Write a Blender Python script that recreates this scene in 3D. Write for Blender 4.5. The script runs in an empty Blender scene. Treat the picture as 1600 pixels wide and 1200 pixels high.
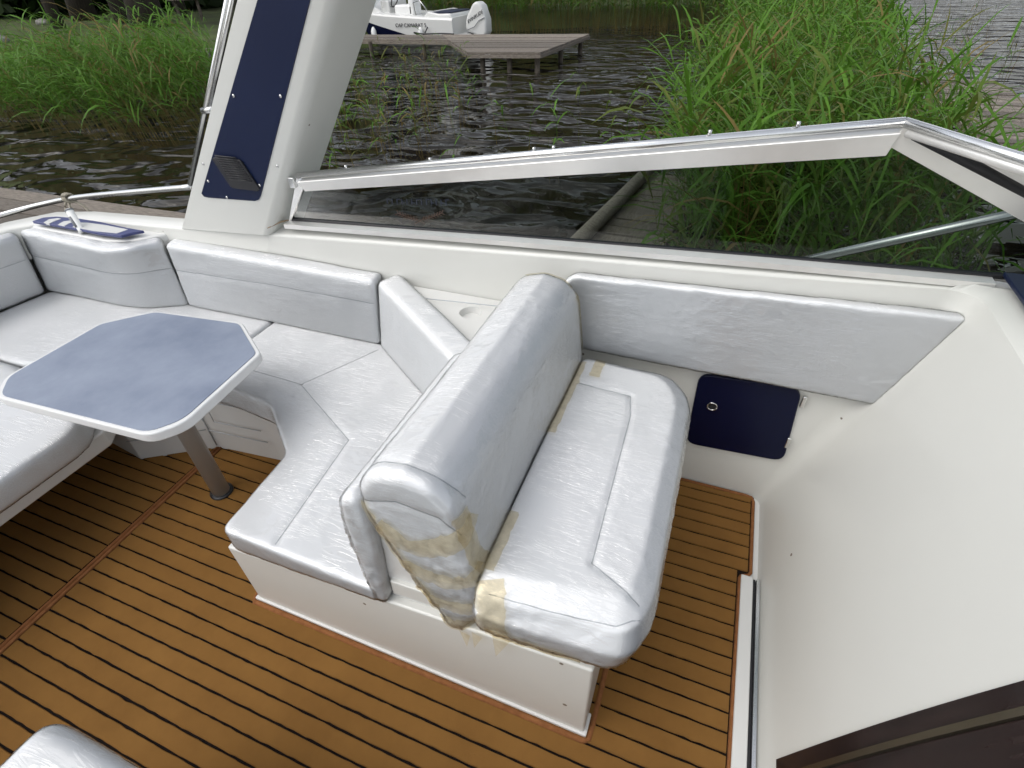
import bpy, bmesh, math, random
import numpy as np
from mathutils import Vector, Matrix
from mathutils.bvhtree import BVHTree
random.seed(7); rng = np.random.default_rng(7)
R = math.radians
sc = bpy.context.scene
C = sc.collection

# ------------------------------------------------------------------ camera
CAM = np.array([0.0, 0.0, 1.70])
MR = np.array([[0.93136093, 0.36283899, -0.03024368],
               [0.20534998, -0.59206302, -0.77928991],
               [-0.30066292, 0.71958964, -0.62593335]])   # rows: right, down, forward
FPX = 812.795
cd = bpy.data.cameras.new('camera'); cam = bpy.data.objects.new('camera', cd); C.objects.link(cam)
cd.sensor_width = 36; cd.lens = FPX / 1600 * 36; cd.clip_start = 0.02; cd.clip_end = 6000
cam.matrix_world = Matrix(((MR[0][0], -MR[1][0], -MR[2][0], CAM[0]), (MR[0][1], -MR[1][1], -MR[2][1], CAM[1]),
                           (MR[0][2], -MR[1][2], -MR[2][2], CAM[2]), (0, 0, 0, 1)))
sc.camera = cam
# ------------------------------------------------------------------ sky, sun, exposure
SUN_EL, SUN_AZ = R(54), R(226)          # azimuth measured from +Y towards +X
w = bpy.data.worlds.new('World'); sc.world = w; w.use_nodes = True
nt = w.node_tree; bg = nt.nodes['Background']
sky = nt.nodes.new('ShaderNodeTexSky'); sky.sky_type = 'NISHITA'; sky.sun_disc = False
sky.sun_elevation = SUN_EL; sky.sun_rotation = SUN_AZ; sky.air_density = 1.0; sky.dust_density = 2.5; sky.ozone_density = 1.0
hs = nt.nodes.new('ShaderNodeHueSaturation'); hs.inputs['Saturation'].default_value = 0.28
nt.links.new(sky.outputs[0], hs.inputs['Color']); nt.links.new(hs.outputs[0], bg.inputs['Color'])
bg.inputs['Strength'].default_value = 0.15
sd = bpy.data.lights.new('sun', 'SUN'); sd.energy = 0.55; sd.angle = R(70); sd.color = (1, .97, .93)
so = bpy.data.objects.new('sun', sd); C.objects.link(so)
sdir = Vector((math.sin(SUN_AZ) * math.cos(SUN_EL), math.cos(SUN_AZ) * math.cos(SUN_EL), math.sin(SUN_EL)))
so.rotation_euler = sdir.to_track_quat('Z', 'Y').to_euler(); so.location = (0, 0, 30)
sc.view_settings.view_transform = 'Standard'; sc.view_settings.look = 'None'
sc.view_settings.exposure = 0.70; sc.view_settings.gamma = 1; sc.view_settings.use_curve_mapping = False
try:
    sc.cycles.max_bounces = 7; sc.cycles.transparent_max_bounces = 14; sc.cycles.diffuse_bounces = 4; sc.cycles.glossy_bounces = 3; sc.cycles.caustics_reflective = True; sc.cycles.blur_glossy = 1.0
    sc.cycles.use_denoising = True; sc.cycles.use_adaptive_sampling = True; sc.cycles.adaptive_threshold = .03
except Exception: pass

# ------------------------------------------------------------------ measuring helpers: a picture point on a known plane of the place
def ray(x, y): return MR.T @ np.array([(x - 800) / FPX, (y - 600) / FPX, 1.0])
def oz(x, y, z): d = ray(x, y); return CAM + d * ((z - CAM[2]) / d[2])
def oy(x, y, Y): d = ray(x, y); return CAM + d * (Y / d[1])

# ------------------------------------------------------------------ noise
_perm = np.random.default_rng(3).permutation(256); _perm = np.concatenate([_perm, _perm, _perm])
_g = np.random.default_rng(4).normal(size=(256, 3)); _g /= np.linalg.norm(_g, axis=1)[:, None]
def noise3(P):
    P = np.asarray(P, float); i = np.floor(P).astype(int); f = P - i; i &= 255
    u = f * f * f * (f * (f * 6 - 15) + 10)
    out = 0
    for dx in (0, 1):
        for dy in (0, 1):
            for dz in (0, 1):
                h = _perm[_perm[_perm[(i[:, 0] + dx) & 255] + ((i[:, 1] + dy) & 255)] + ((i[:, 2] + dz) & 255)]
                d = (_g[h] * (f - np.array([dx, dy, dz]))).sum(1)
                wx = u[:, 0] if dx else 1 - u[:, 0]; wy = u[:, 1] if dy else 1 - u[:, 1]; wz = u[:, 2] if dz else 1 - u[:, 2]
                out = out + d * wx * wy * wz
    return out * 1.5
def wrinkle(P, seed=0, freq=1.0):
    """creases of loose film: ridged noise stretched along wandering directions, 0..~1"""
    q = np.random.default_rng(seed + 11); P = P + seed * 3.7
    warp = np.stack([noise3(P * 5 + 10 * k) for k in range(3)], 1) * .05
    out = np.zeros(len(P))
    for k in range(4):
        a = q.normal(size=3); a /= np.linalg.norm(a); b = np.cross(a, q.normal(size=3)); b /= np.linalg.norm(b); c = np.cross(a, b)
        Q = P + warp
        n = noise3(np.stack([Q @ a * 2.6, Q @ b * 17, Q @ c * 17], 1) * freq + 31 * k)
        m = np.clip(noise3(P * 3.2 + 57 * k) * 2.2 + .10, 0, 1)
        out += m * np.clip(1 - np.abs(n) * 4.5, 0, 1) ** 1.5
    return out

# ------------------------------------------------------------------ materials
def newmat(name):
    m = bpy.data.materials.new(name); m.use_nodes = True
    return m, m.node_tree, m.node_tree.nodes['Principled BSDF']
def setp(b, **k):
    for a, v in k.items():
        n = {'base': 'Base Color', 'rough': 'Roughness', 'metal': 'Metallic', 'spec': 'Specular IOR Level', 'coat': 'Coat Weight',
             'coatr': 'Coat Roughness', 'ior': 'IOR', 'sheen': 'Sheen Weight', 'trans': 'Transmission Weight'}[a]
        b.inputs[n].default_value = (*v, 1) if isinstance(v, tuple) else v
def N(t, kind, **k):
    n = t.nodes.new(kind)
    for a, v in k.items():
        if a in n.inputs: n.inputs[a].default_value = v
        else: setattr(n, a, v)
    return n
def noisy(name, c1, c2, scale=6, rough=.5, bump=0, bscale=60, detail=6, stretch=None, vary=0, **k):
    """two-tone mottled surface with optional fine relief"""
    m, t, b = newmat(name); setp(b, rough=rough, **k)
    tc = N(t, 'ShaderNodeTexCoord'); mp = N(t, 'ShaderNodeMapping')
    if stretch: mp.inputs['Scale'].default_value = stretch
    t.links.new(tc.outputs['Object'], mp.inputs['Vector'])
    n = N(t, 'ShaderNodeTexNoise', Scale=scale, Detail=detail, Roughness=.6); t.links.new(mp.outputs[0], n.inputs['Vector'])
    r = N(t, 'ShaderNodeValToRGB'); r.color_ramp.elements[0].position = .3; r.color_ramp.elements[1].position = .7
    r.color_ramp.elements[0].color = (*c1, 1); r.color_ramp.elements[1].color = (*c2, 1)
    t.links.new(n.outputs['Fac'], r.inputs[0]); t.links.new(r.outputs[0], b.inputs['Base Color'])
    if vary:                                            # boards weather differently from one to the next
        oi = N(t, 'ShaderNodeObjectInfo'); mr = N(t, 'ShaderNodeMapRange'); mr.inputs[3].default_value = 1 - vary; mr.inputs[4].default_value = 1 + vary * .5; t.links.new(oi.outputs['Random'], mr.inputs[0])
        vm = N(t, 'ShaderNodeVectorMath', operation='SCALE'); t.links.new(r.outputs[0], vm.inputs[0]); t.links.new(mr.outputs[0], vm.inputs['Scale']); t.links.new(vm.outputs[0], b.inputs['Base Color'])
    if bump:
        n2 = N(t, 'ShaderNodeTexNoise', Scale=bscale, Detail=4); t.links.new(mp.outputs[0], n2.inputs['Vector'])
        bp = N(t, 'ShaderNodeBump', Strength=bump, Distance=.01); t.links.new(n2.outputs['Fac'], bp.inputs['Height']); t.links.new(bp.outputs[0], b.inputs['Normal'])
    return m
def gelcoat(name, c, speck=True):
    m, t, b = newmat(name); setp(b, rough=.34, coat=.25, coatr=.12)
    tc = N(t, 'ShaderNodeTexCoord')
    n = N(t, 'ShaderNodeTexNoise', Scale=2.2, Detail=7, Roughness=.65); t.links.new(tc.outputs['Object'], n.inputs['Vector'])
    mx = N(t, 'ShaderNodeMixRGB'); mx.inputs[1].default_value = (*[v * .93 for v in c], 1); mx.inputs[2].default_value = (*c, 1)
    t.links.new(n.outputs['Fac'], mx.inputs[0])
    v = N(t, 'ShaderNodeTexVoronoi', Scale=7.0); t.links.new(tc.outputs['Object'], v.inputs['Vector'])
    lt = N(t, 'ShaderNodeMath', operation='LESS_THAN'); lt.inputs[1].default_value = .045; t.links.new(v.outputs['Distance'], lt.inputs[0])
    m2 = N(t, 'ShaderNodeMixRGB'); m2.inputs[2].default_value = (.16, .13, .1, 1); t.links.new(mx.outputs[0], m2.inputs[1])
    if speck: t.links.new(lt.outputs[0], m2.inputs[0])
    else: m2.inputs[0].default_value = 0
    t.links.new(m2.outputs[0], b.inputs['Base Color'])
    n2 = N(t, 'ShaderNodeTexNoise', Scale=9, Detail=2); t.links.new(tc.outputs['Object'], n2.inputs['Vector'])
    bp = N(t, 'ShaderNodeBump', Strength=.05, Distance=.02); t.links.new(n2.outputs['Fac'], bp.inputs['Height']); t.links.new(bp.outputs[0], b.inputs['Normal'])
    return m
def plain(name, c, rough=.5, **k):
    m, t, b = newmat(name); setp(b, base=c, rough=rough, **k); return m
def film_mat(name, tint, base_fac, rough):
    m, t, b = newmat(name); t.nodes.remove(b); out = t.nodes['Material Output']
    tr = N(t, 'ShaderNodeBsdfTransparent'); tr.inputs[0].default_value = (*tint, 1)
    gl = N(t, 'ShaderNodeBsdfGlossy', Roughness=rough); gl.inputs[0].default_value = (1, 1, 1, 1)
    fr = N(t, 'ShaderNodeFresnel', IOR=1.38)
    tc = N(t, 'ShaderNodeTexCoord'); prev = None
    for k, (rot, scl) in enumerate((((.3, .5, .9), (9, 60, 60)), ((1.1, .2, -.6), (12, 75, 75)), ((.2, 1.3, 2.1), (7, 42, 42)))):
        mp = N(t, 'ShaderNodeMapping'); mp.inputs['Rotation'].default_value = rot; mp.inputs['Scale'].default_value = scl; t.links.new(tc.outputs['Object'], mp.inputs['Vector'])
        n = N(t, 'ShaderNodeTexNoise', Scale=1.0, Detail=2, Distortion=.7); t.links.new(mp.outputs[0], n.inputs['Vector'])
        sb = N(t, 'ShaderNodeMath', operation='SUBTRACT'); sb.inputs[1].default_value = .5; t.links.new(n.outputs['Fac'], sb.inputs[0])
        ab = N(t, 'ShaderNodeMath', operation='ABSOLUTE'); t.links.new(sb.outputs[0], ab.inputs[0])
        mr = N(t, 'ShaderNodeMapRange'); mr.inputs[1].default_value = 0; mr.inputs[2].default_value = .09; mr.inputs[3].default_value = 1; mr.inputs[4].default_value = 0; t.links.new(ab.outputs[0], mr.inputs[0])
        mk = N(t, 'ShaderNodeTexNoise', Scale=3.5 + k, Detail=1); t.links.new(tc.outputs['Object'], mk.inputs['Vector'])
        mm = N(t, 'ShaderNodeMapRange'); mm.inputs[1].default_value = .48; mm.inputs[2].default_value = .60; t.links.new(mk.outputs['Fac'], mm.inputs[0])
        ml = N(t, 'ShaderNodeMath', operation='MULTIPLY'); t.links.new(mr.outputs[0], ml.inputs[0]); t.links.new(mm.outputs[0], ml.inputs[1])
        if prev is None: prev = ml
        else:
            ad = N(t, 'ShaderNodeMath', operation='ADD'); t.links.new(prev.outputs[0], ad.inputs[0]); t.links.new(ml.outputs[0], ad.inputs[1]); prev = ad
    for rot, scl, amt in (((.4, .2, .7), (7, 17, 17), .9), ((.1, .6, -.5), (13, 34, 34), .5)):      # flat facets between creases
        mp = N(t, 'ShaderNodeMapping'); mp.inputs['Rotation'].default_value = rot; mp.inputs['Scale'].default_value = scl; t.links.new(tc.outputs['Object'], mp.inputs['Vector'])
        vo = N(t, 'ShaderNodeTexVoronoi', Scale=1.0); t.links.new(mp.outputs[0], vo.inputs['Vector'])
        ml = N(t, 'ShaderNodeMath', operation='MULTIPLY'); ml.inputs[1].default_value = amt; t.links.new(vo.outputs['Distance'], ml.inputs[0])
        ad = N(t, 'ShaderNodeMath', operation='ADD'); t.links.new(prev.outputs[0], ad.inputs[0]); t.links.new(ml.outputs[0], ad.inputs[1]); prev = ad
    bp = N(t, 'ShaderNodeBump', Strength=.5, Distance=.0045); t.links.new(prev.outputs[0], bp.inputs['Height'])
    t.links.new(bp.outputs[0], gl.inputs['Normal'])
    ma = N(t, 'ShaderNodeMath', operation='MULTIPLY_ADD', use_clamp=True); ma.inputs[1].default_value = 1.0; ma.inputs[2].default_value = base_fac
    t.links.new(fr.outputs[0], ma.inputs[0]); mx = N(t, 'ShaderNodeMixShader')
    t.links.new(ma.outputs[0], mx.inputs[0]); t.links.new(tr.outputs[0], mx.inputs[1]); t.links.new(gl.outputs[0], mx.inputs[2])
    t.links.new(mx.outputs[0], out.inputs[0]); return m
def tape_mat():
    m, t, b = newmat('yellowed_tape'); out = t.nodes['Material Output']
    tc = N(t, 'ShaderNodeTexCoord'); n = N(t, 'ShaderNodeTexNoise', Scale=30, Detail=5); t.links.new(tc.outputs['Object'], n.inputs['Vector'])
    r = N(t, 'ShaderNodeValToRGB'); r.color_ramp.elements[0].position = .3; r.color_ramp.elements[1].position = .75
    r.color_ramp.elements[0].color = (.50, .40, .24, 1); r.color_ramp.elements[1].color = (.70, .64, .50, 1)
    t.links.new(n.outputs['Fac'], r.inputs[0]); t.links.new(r.outputs[0], b.inputs['Base Color']); setp(b, rough=.3)
    tr = N(t, 'ShaderNodeBsdfTransparent'); tr.inputs[0].default_value = (.95, .9, .78, 1); mx = N(t, 'ShaderNodeMixShader')
    ma = N(t, 'ShaderNodeMapRange'); ma.inputs[1].default_value = .3; ma.inputs[2].default_value = .7; ma.inputs[3].default_value = .0; ma.inputs[4].default_value = .27
    t.links.new(n.outputs['Fac'], ma.inputs[0]); t.links.new(ma.outputs[0], mx.inputs[0])
    t.links.new(tr.outputs[0], mx.inputs[1]); t.links.new(b.outputs[0], mx.inputs[2]); t.links.new(mx.outputs[0], out.inputs[0]); return m
def glass_mat(name, tint):
    m, t, b = newmat(name); t.nodes.remove(b); out = t.nodes['Material Output']
    tr = N(t, 'ShaderNodeBsdfTransparent'); tr.inputs[0].default_value = (*tint, 1)
    gl = N(t, 'ShaderNodeBsdfGlossy', Roughness=.015); fr = N(t, 'ShaderNodeFresnel', IOR=1.22)
    mx = N(t, 'ShaderNodeMixShader'); t.links.new(fr.outputs[0], mx.inputs[0]); t.links.new(tr.outputs[0], mx.inputs[1]); t.links.new(gl.outputs[0], mx.inputs[2])
    t.links.new(mx.outputs[0], out.inputs[0]); return m
def leaf_mat(name, ramp, trans=.35):
    """colour by the per-plant 'tint' attribute, some light passing through the blade"""
    m, t, b = newmat(name); out = t.nodes['Material Output']; setp(b, rough=.5, spec=.15)
    at = N(t, 'ShaderNodeAttribute', attribute_name='tint')
    r = N(t, 'ShaderNodeValToRGB'); el = r.color_ramp.elements
    while len(el) < len(ramp): el.new(.5)
    for e, (p, c) in zip(el, ramp): e.position = p; e.color = (*c, 1)
    t.links.new(at.outputs['Fac'], r.inputs[0]); t.links.new(r.outputs[0], b.inputs['Base Color'])
    tl = N(t, 'ShaderNodeBsdfTranslucent'); t.links.new(r.outputs[0], tl.inputs[0]); mx = N(t, 'ShaderNodeMixShader'); mx.inputs[0].default_value = trans
    t.links.new(b.outputs[0], mx.inputs[1]); t.links.new(tl.outputs[0], mx.inputs[2]); t.links.new(mx.outputs[0], out.inputs[0]); return m
def water_mat():
    m, t, b = newmat('lake_water'); setp(b, base=(.012, .010, .006), rough=.02, ior=1.33)
    tc = N(t, 'ShaderNodeTexCoord'); mp = N(t, 'ShaderNodeMapping'); mp.inputs['Rotation'].default_value = (0, 0, R(20)); mp.inputs['Scale'].default_value = (.75, 1.15, 1)
    t.links.new(tc.outputs['Object'], mp.inputs['Vector'])
    n1 = N(t, 'ShaderNodeTexNoise', Scale=1.35, Detail=2, Roughness=.4, Distortion=.5); n2 = N(t, 'ShaderNodeTexNoise', Scale=5.0, Detail=1, Roughness=.5, Distortion=.4)
    t.links.new(mp.outputs[0], n1.inputs['Vector']); t.links.new(mp.outputs[0], n2.inputs['Vector'])
    b1 = N(t, 'ShaderNodeBump', Strength=1.0, Distance=.85); b2 = N(t, 'ShaderNodeBump', Strength=1.0, Distance=.03)
    t.links.new(n1.outputs['Fac'], b1.inputs['Height']); t.links.new(n2.outputs['Fac'], b2.inputs['Height'])
    t.links.new(b1.outputs[0], b2.inputs['Normal']); t.links.new(b2.outputs[0], b.inputs['Normal']); return m

M = {}
M['gel'] = gelcoat('cream_gelcoat', (.64, .64, .60)); M['gelw'] = gelcoat('white_gelcoat', (.66, .66, .635), False)
M['vinyl'] = noisy('pale_grey_vinyl', (.72, .735, .74), (.75, .76, .765), 3, .38, .06, 260)
M['film'] = film_mat('clear_plastic_film', (.992, .992, .992), .055, .07)
M['tape'] = tape_mat()
M['seam'] = plain('seam_thread', (.42, .44, .46), .7)
M['carpet'] = noisy('brown_boat_carpet', (.225, .112, .032), (.275, .140, .040), 5, 1.0, .6, 900, spec=.08, vary=.06)
M['black'] = noisy('black_carpet_groove', (.006, .005, .005), (.016, .012, .01), 60, 1.0, spec=.05)
M['piping'] = noisy('russet_binding', (.20, .08, .03), (.29, .125, .05), 40, .95, .5, 300, spec=.1)
M['navy'] = noisy('navy_panel', (.005, .010, .036), (.007, .013, .043), 2, .38, spec=.22)
M['navyd'] = plain('dark_navy_acrylic', (.002, .004, .022), .3, spec=.25)
M['rubber'] = plain('black_rubber', (.01, .01, .012), .5)
M['vent'] = plain('black_plastic', (.012, .012, .014), .42)
M['steel'] = plain('stainless_steel', (.58, .58, .57), .22, metal=1.0)
M['alu'] = noisy('polished_aluminium', (.78, .78, .77), (.86, .86, .85), 14, .2, metal=1.0)
M['alus'] = noisy('satin_aluminium', (.78, .77, .74), (.84, .83, .8), 10, .36, metal=.55)
M['leg'] = plain('anodised_leg', (.42, .41, .39), .4, metal=.2)
M['glass'] = glass_mat('tinted_glass', (.37, .42, .40)); M['cglass'] = glass_mat('clear_glass', (.85, .88, .88))
M['table'] = noisy('scuffed_blue_laminate', (.15, .18, .245), (.25, .285, .355), 4.5, .34, .05, 40, 10)
M['rim'] = plain('grey_table_edging', (.66, .66, .65), .4)
M['brown'] = noisy('brown_acrylic', (.014, .010, .010), (.028, .018, .017), 7, .16, stretch=(1, 5, 1))
M['bronze'] = plain('bronze_trim', (.22, .19, .14), .25, metal=.9)
M['oldwood'] = noisy('weathered_planks', (.12, .10, .08), (.27, .235, .195), 9, .85, .7, 70, 8, (1.2, 9, 4), .45)
M['oldwoodx'] = noisy('weathered_boards', (.115, .095, .075), (.27, .235, .195), 9, .85, .7, 70, 8, (9, 1.2, 4), .45)
M['post'] = noisy('wet_post', (.05, .04, .03), (.13, .11, .085), 8, .8, .6, 40)
M['water'] = water_mat()
M['bank'] = noisy('lawn_and_earth', (.035, .04, .013), (.08, .115, .026), 1.3, .95, .8, 30, 9)
M['bark'] = noisy('dark_bark', (.018, .014, .010), (.05, .04, .03), 8, .95, 1.0, 20, 8, (3, 3, .6))
M['reed'] = leaf_mat('reed_leaf', [(0, (.24, .15, .06)), (.22, (.13, .14, .035)), (.55, (.072, .165, .017)), (1, (.105, .23, .028))])
M['tree'] = leaf_mat('tree_leaf', [(0, (.010, .020, .006)), (1, (.03, .055, .012))], .2)
M['stone'] = noisy('shore_stone', (.14, .13, .12), (.3, .29, .27), 5, .9, .6, 20)
M['rope'] = noisy('old_rope', (.30, .27, .21), (.46, .42, .34), 60, .9, .8, 200)
M['white'] = plain('white_plastic', (.78, .78, .76), .35); M['grey'] = plain('grey_plastic', (.18, .19, .2), .5)
M['violet'] = plain('navy_violet_tray', (.05, .06, .16), .35)
M['stain'] = noisy('rusty_sealant', (.22, .13, .06), (.5, .4, .27), 30, .8)
M['decal'] = plain('brown_decal', (.075, .04, .025), .6); M['decalb'] = plain('blue_decal', (.016, .024, .045), .6)
M['text'] = plain('black_lettering', (.015, .015, .02), .5)
M['teak'] = noisy('varnished_teak', (.30, .17, .07), (.42, .26, .12), 8, .4)
M['redhull'] = plain('red_brown_hull', (.16, .05, .03), .5)

# ------------------------------------------------------------------ object helpers
def link(o, parent=None):
    C.objects.link(o)
    if parent is not None: o.parent = parent
    return o
def tag(o, label=None, cat=None, group=None, kind=None):
    if label: o['label'] = label
    if cat: o['category'] = cat
    if group: o['group'] = group
    if kind: o['kind'] = kind
    return o
def empty(name, loc=(0, 0, 0), parent=None):
    o = bpy.data.objects.new(name, None); o.location = loc; o.empty_display_size = .1; return link(o, parent)
def mesh(name, v, f, mat, parent=None, smooth=False):
    me = bpy.data.meshes.new(name); me.from_pydata([tuple(map(float, p)) for p in v], [], [tuple(map(int, q)) for q in f]); me.update()
    bm = bmesh.new(); bm.from_mesh(me); bmesh.ops.recalc_face_normals(bm, faces=bm.faces); bm.to_mesh(me); bm.free()
    me.materials.append(M[mat]); me.polygons.foreach_set('use_smooth', [smooth] * len(me.polygons))
    o = bpy.data.objects.new(name, me); link(o)
    if parent is not None:
        o.parent = parent; o.matrix_parent_inverse = Matrix.Translation(-parent_world(parent))
    return o
def parent_world(p):
    v = Vector((0, 0, 0))
    while p is not None:
        v += p.location; p = p.parent
    return v
class B:
    """collects shapes into one mesh"""
    def __init__(s): s.v = []; s.f = []
    def add(s, v, f): n = len(s.v); s.v += [tuple(p) for p in v]; s.f += [tuple(i + n for i in q) for q in f]; return s
    def box(s, a, b):
        (x0, y0, z0), (x1, y1, z1) = a, b
        return s.add([(x0, y0, z0), (x1, y0, z0), (x1, y1, z0), (x0, y1, z0), (x0, y0, z1), (x1, y0, z1), (x1, y1, z1), (x0, y1, z1)],
                     [(0, 3, 2, 1), (4, 5, 6, 7), (0, 1, 5, 4), (1, 2, 6, 5), (2, 3, 7, 6), (3, 0, 4, 7)])
    def tube(s, pts, r, n=10, cap=True):
        pts = [np.array(p, float) for p in pts]; rs = r if isinstance(r, (list, tuple)) else [r] * len(pts); V = []; F = []
        up = np.array([0.13, .21, 1.0])
        for i, p in enumerate(pts):
            t = pts[min(i + 1, len(pts) - 1)] - pts[max(i - 1, 0)]; t /= np.linalg.norm(t) + 1e-9
            a = np.cross(t, up)
            if np.linalg.norm(a) < .2: a = np.cross(t, np.array([1., .3, 0]))
            a /= np.linalg.norm(a); b = np.cross(t, a)
            for k in range(n): V.append(p + rs[i] * (a * math.cos(6.28318 * k / n) + b * math.sin(6.28318 * k / n)))
        for i in range(len(pts) - 1):
            for k in range(n): F.append((i * n + k, i * n + (k + 1) % n, (i + 1) * n + (k + 1) % n, (i + 1) * n + k))
        if cap: F += [tuple(range(n)), tuple(range((len(pts) - 1) * n, len(pts) * n))]
        return s.add(V, F)
    def prism(s, poly, lo, hi, axis='z'):
        """polygon extruded along an axis; lo / hi may be functions of the point"""
        def P(p, h):
            h = h(p) if callable(h) else h
            return (p[0], p[1], h) if axis == 'z' else ((p[0], h, p[1]) if axis == 'y' else (h, p[0], p[1]))
        n = len(poly)
        return s.add([P(p, lo) for p in poly] + [P(p, hi) for p in poly],
                     [tuple(range(n)), tuple(range(n, 2 * n))] + [(i, (i + 1) % n, n + (i + 1) % n, n + i) for i in range(n)])
    def grid(s, rows, closed=False):
        n = len(rows[0]); V = [p for r in rows for p in r]; F = []
        for i in range(len(rows) - 1):
            for k in range(n if closed else n - 1): F.append((i * n + k, i * n + (k + 1) % n, (i + 1) * n + (k + 1) % n, (i + 1) * n + k))
        return s.add(V, F)
    def build(s, name, mat, parent=None, smooth=False, bevel=0, seg=2, sub=0):
        o = mesh(name, s.v, s.f, mat, parent, smooth)
        if bevel:
            m = o.modifiers.new('bevel', 'BEVEL'); m.width = bevel; m.segments = seg; m.limit_method = 'ANGLE'; m.angle_limit = R(35); m.harden_normals = False
            o.data.polygons.foreach_set('use_smooth', [True] * len(o.data.polygons))
            w = o.modifiers.new('wn', 'WEIGHTED_NORMAL'); w.keep_sharp = True
        if sub:
            m = o.modifiers.new('sub', 'SUBSURF'); m.levels = m.render_levels = sub
        return o
def arc(pts, n=8):
    """Catmull-Rom through points"""
    pts = [np.array(p, float) for p in pts]; q = [2 * pts[0] - pts[1]] + pts + [2 * pts[-1] - pts[-2]]; out = []
    for i in range(1, len(q) - 2):
        for k in range(n):
            t = k / n; a, b, c, d = q[i - 1:i + 3]
            out.append(.5 * (2 * b + (c - a) * t + (2 * a - 5 * b + 4 * c - d) * t * t + (3 * b - a - 3 * c + d) * t ** 3))
    return out + [pts[-1]]
def rounded(poly, r, n=5):
    out = []; k = len(poly)
    for i in range(k):
        p0, p, p1 = (np.array(poly[(i + j) % k], float) for j in (-1, 0, 1))
        rr = r[i] if isinstance(r, (list, tuple)) else r
        a, b = p0 - p, p1 - p; la, lb = np.linalg.norm(a), np.linalg.norm(b)
        rr = min(rr, la * .45, lb * .45); A, Bq = p + a / la * rr, p + b / lb * rr
        for j in range(n + 1):
            t = j / n; out.append(tuple((1 - t) ** 2 * A + 2 * t * (1 - t) * p + t * t * Bq))
    return out
def evaluated(o):
    dg = bpy.context.evaluated_depsgraph_get(); dg.update()
    return bpy.data.meshes.new_from_object(o.evaluated_get(dg))
def seg_dist(P, line):
    d = np.full(len(P), 9.0)
    for a, b in zip(line[:-1], line[1:]):
        a, b = np.array(a, float), np.array(b, float); ab = b - a
        t = np.clip(((P - a) @ ab) / (ab @ ab), 0, 1); d = np.minimum(d, np.linalg.norm(P - a - t[:, None] * ab, axis=1))
    return d
def getv(me): a = np.empty(len(me.vertices) * 3); me.vertices.foreach_get('co', a); return a.reshape(-1, 3)
def getn(me): a = np.empty(len(me.vertices) * 3); me.vertex_normals.foreach_get('vector', a); return a.reshape(-1, 3)
WRAP = {}
def cushion(name, label, cat, b, group=None, bevel=.03, voxel=.010, puff=.010, crease=.004, film=True, seams=(), seed=0, smooth=6, fcrease=.006, crumple=None):
    """a stuffed shape: rounded, slightly uneven, with stitched seams, inside a loose wrapping of clear film"""
    src = b.build('tmp', 'vinyl'); 
    m = src.modifiers.new('b', 'BEVEL'); m.width = bevel; m.segments = 4; m.limit_method = 'ANGLE'; m.angle_limit = R(30)
    m = src.modifiers.new('r', 'REMESH'); m.mode = 'VOXEL'; m.voxel_size = voxel; m.use_smooth_shade = True
    m = src.modifiers.new('s', 'SMOOTH'); m.factor = .5; m.iterations = smooth
    me = evaluated(src); bpy.data.objects.remove(src)
    me.name = name; me.materials.clear(); me.materials.append(M['vinyl'])
    P = getv(me); Nn = getn(me)
    d = .4 * puff * noise3(P * 2.5 + seed) + .10 * crease * (wrinkle(P, seed) - .3)
    for s in seams: d -= .003 * np.exp(-(seg_dist(P, s) / .009) ** 2)
    P2 = P + Nn * d[:, None]; me.vertices.foreach_set('co', P2.ravel()); me.update()
    me.polygons.foreach_set('use_smooth', [True] * len(me.polygons))
    o = bpy.data.objects.new(name, me); link(o); tag(o, label, cat, group)
    bv = BVHTree.FromPolygons([tuple(p) for p in P2], [tuple(p.vertices) for p in me.polygons])
    for s in seams:
        pts = []
        for a, c in zip(s[:-1], s[1:]):
            a, c = np.array(a, float), np.array(c, float); k = max(2, int(np.linalg.norm(c - a) / .012))
            for j in range(k + 1): pts.append(np.array(bv.find_nearest(Vector(a + (c - a) * j / k))[0]))
        clean = [pts[0]]
        for q in pts[1:]:
            if np.linalg.norm(q - clean[-1]) > .004: clean.append(q)
        if len(clean) > 2: B().tube(clean, .0015, 5).build('seam', 'seam', o, True)
    if film:
        fm = me.copy(); fm.name = 'plastic_wrap'; fm.materials.clear(); fm.materials.append(M['film'])
        Nn = getn(me); wv = wrinkle(P2 * 1.15, seed + 5) + .5 * wrinkle(P2 * 2.3, seed + 9)
        if crumple: wv = wv + crumple(P2) * (1.6 * np.abs(noise3(P2 * np.array([30, 30, 14]) + 3)) + wrinkle(P2 * 1.7, seed + 21) + .8 * np.abs(noise3(P2 * 60)))
        P3 = P2 + Nn * (.0022 + .20 * fcrease * wv)[:, None]; fm.vertices.foreach_set('co', P3.ravel()); fm.update()
        fo = bpy.data.objects.new('plastic_wrap', fm); link(fo, o)
        bv = BVHTree.FromPolygons([tuple(p) for p in P3], [tuple(p.vertices) for p in fm.polygons])
    WRAP[o.name] = bv
    return o
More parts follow.
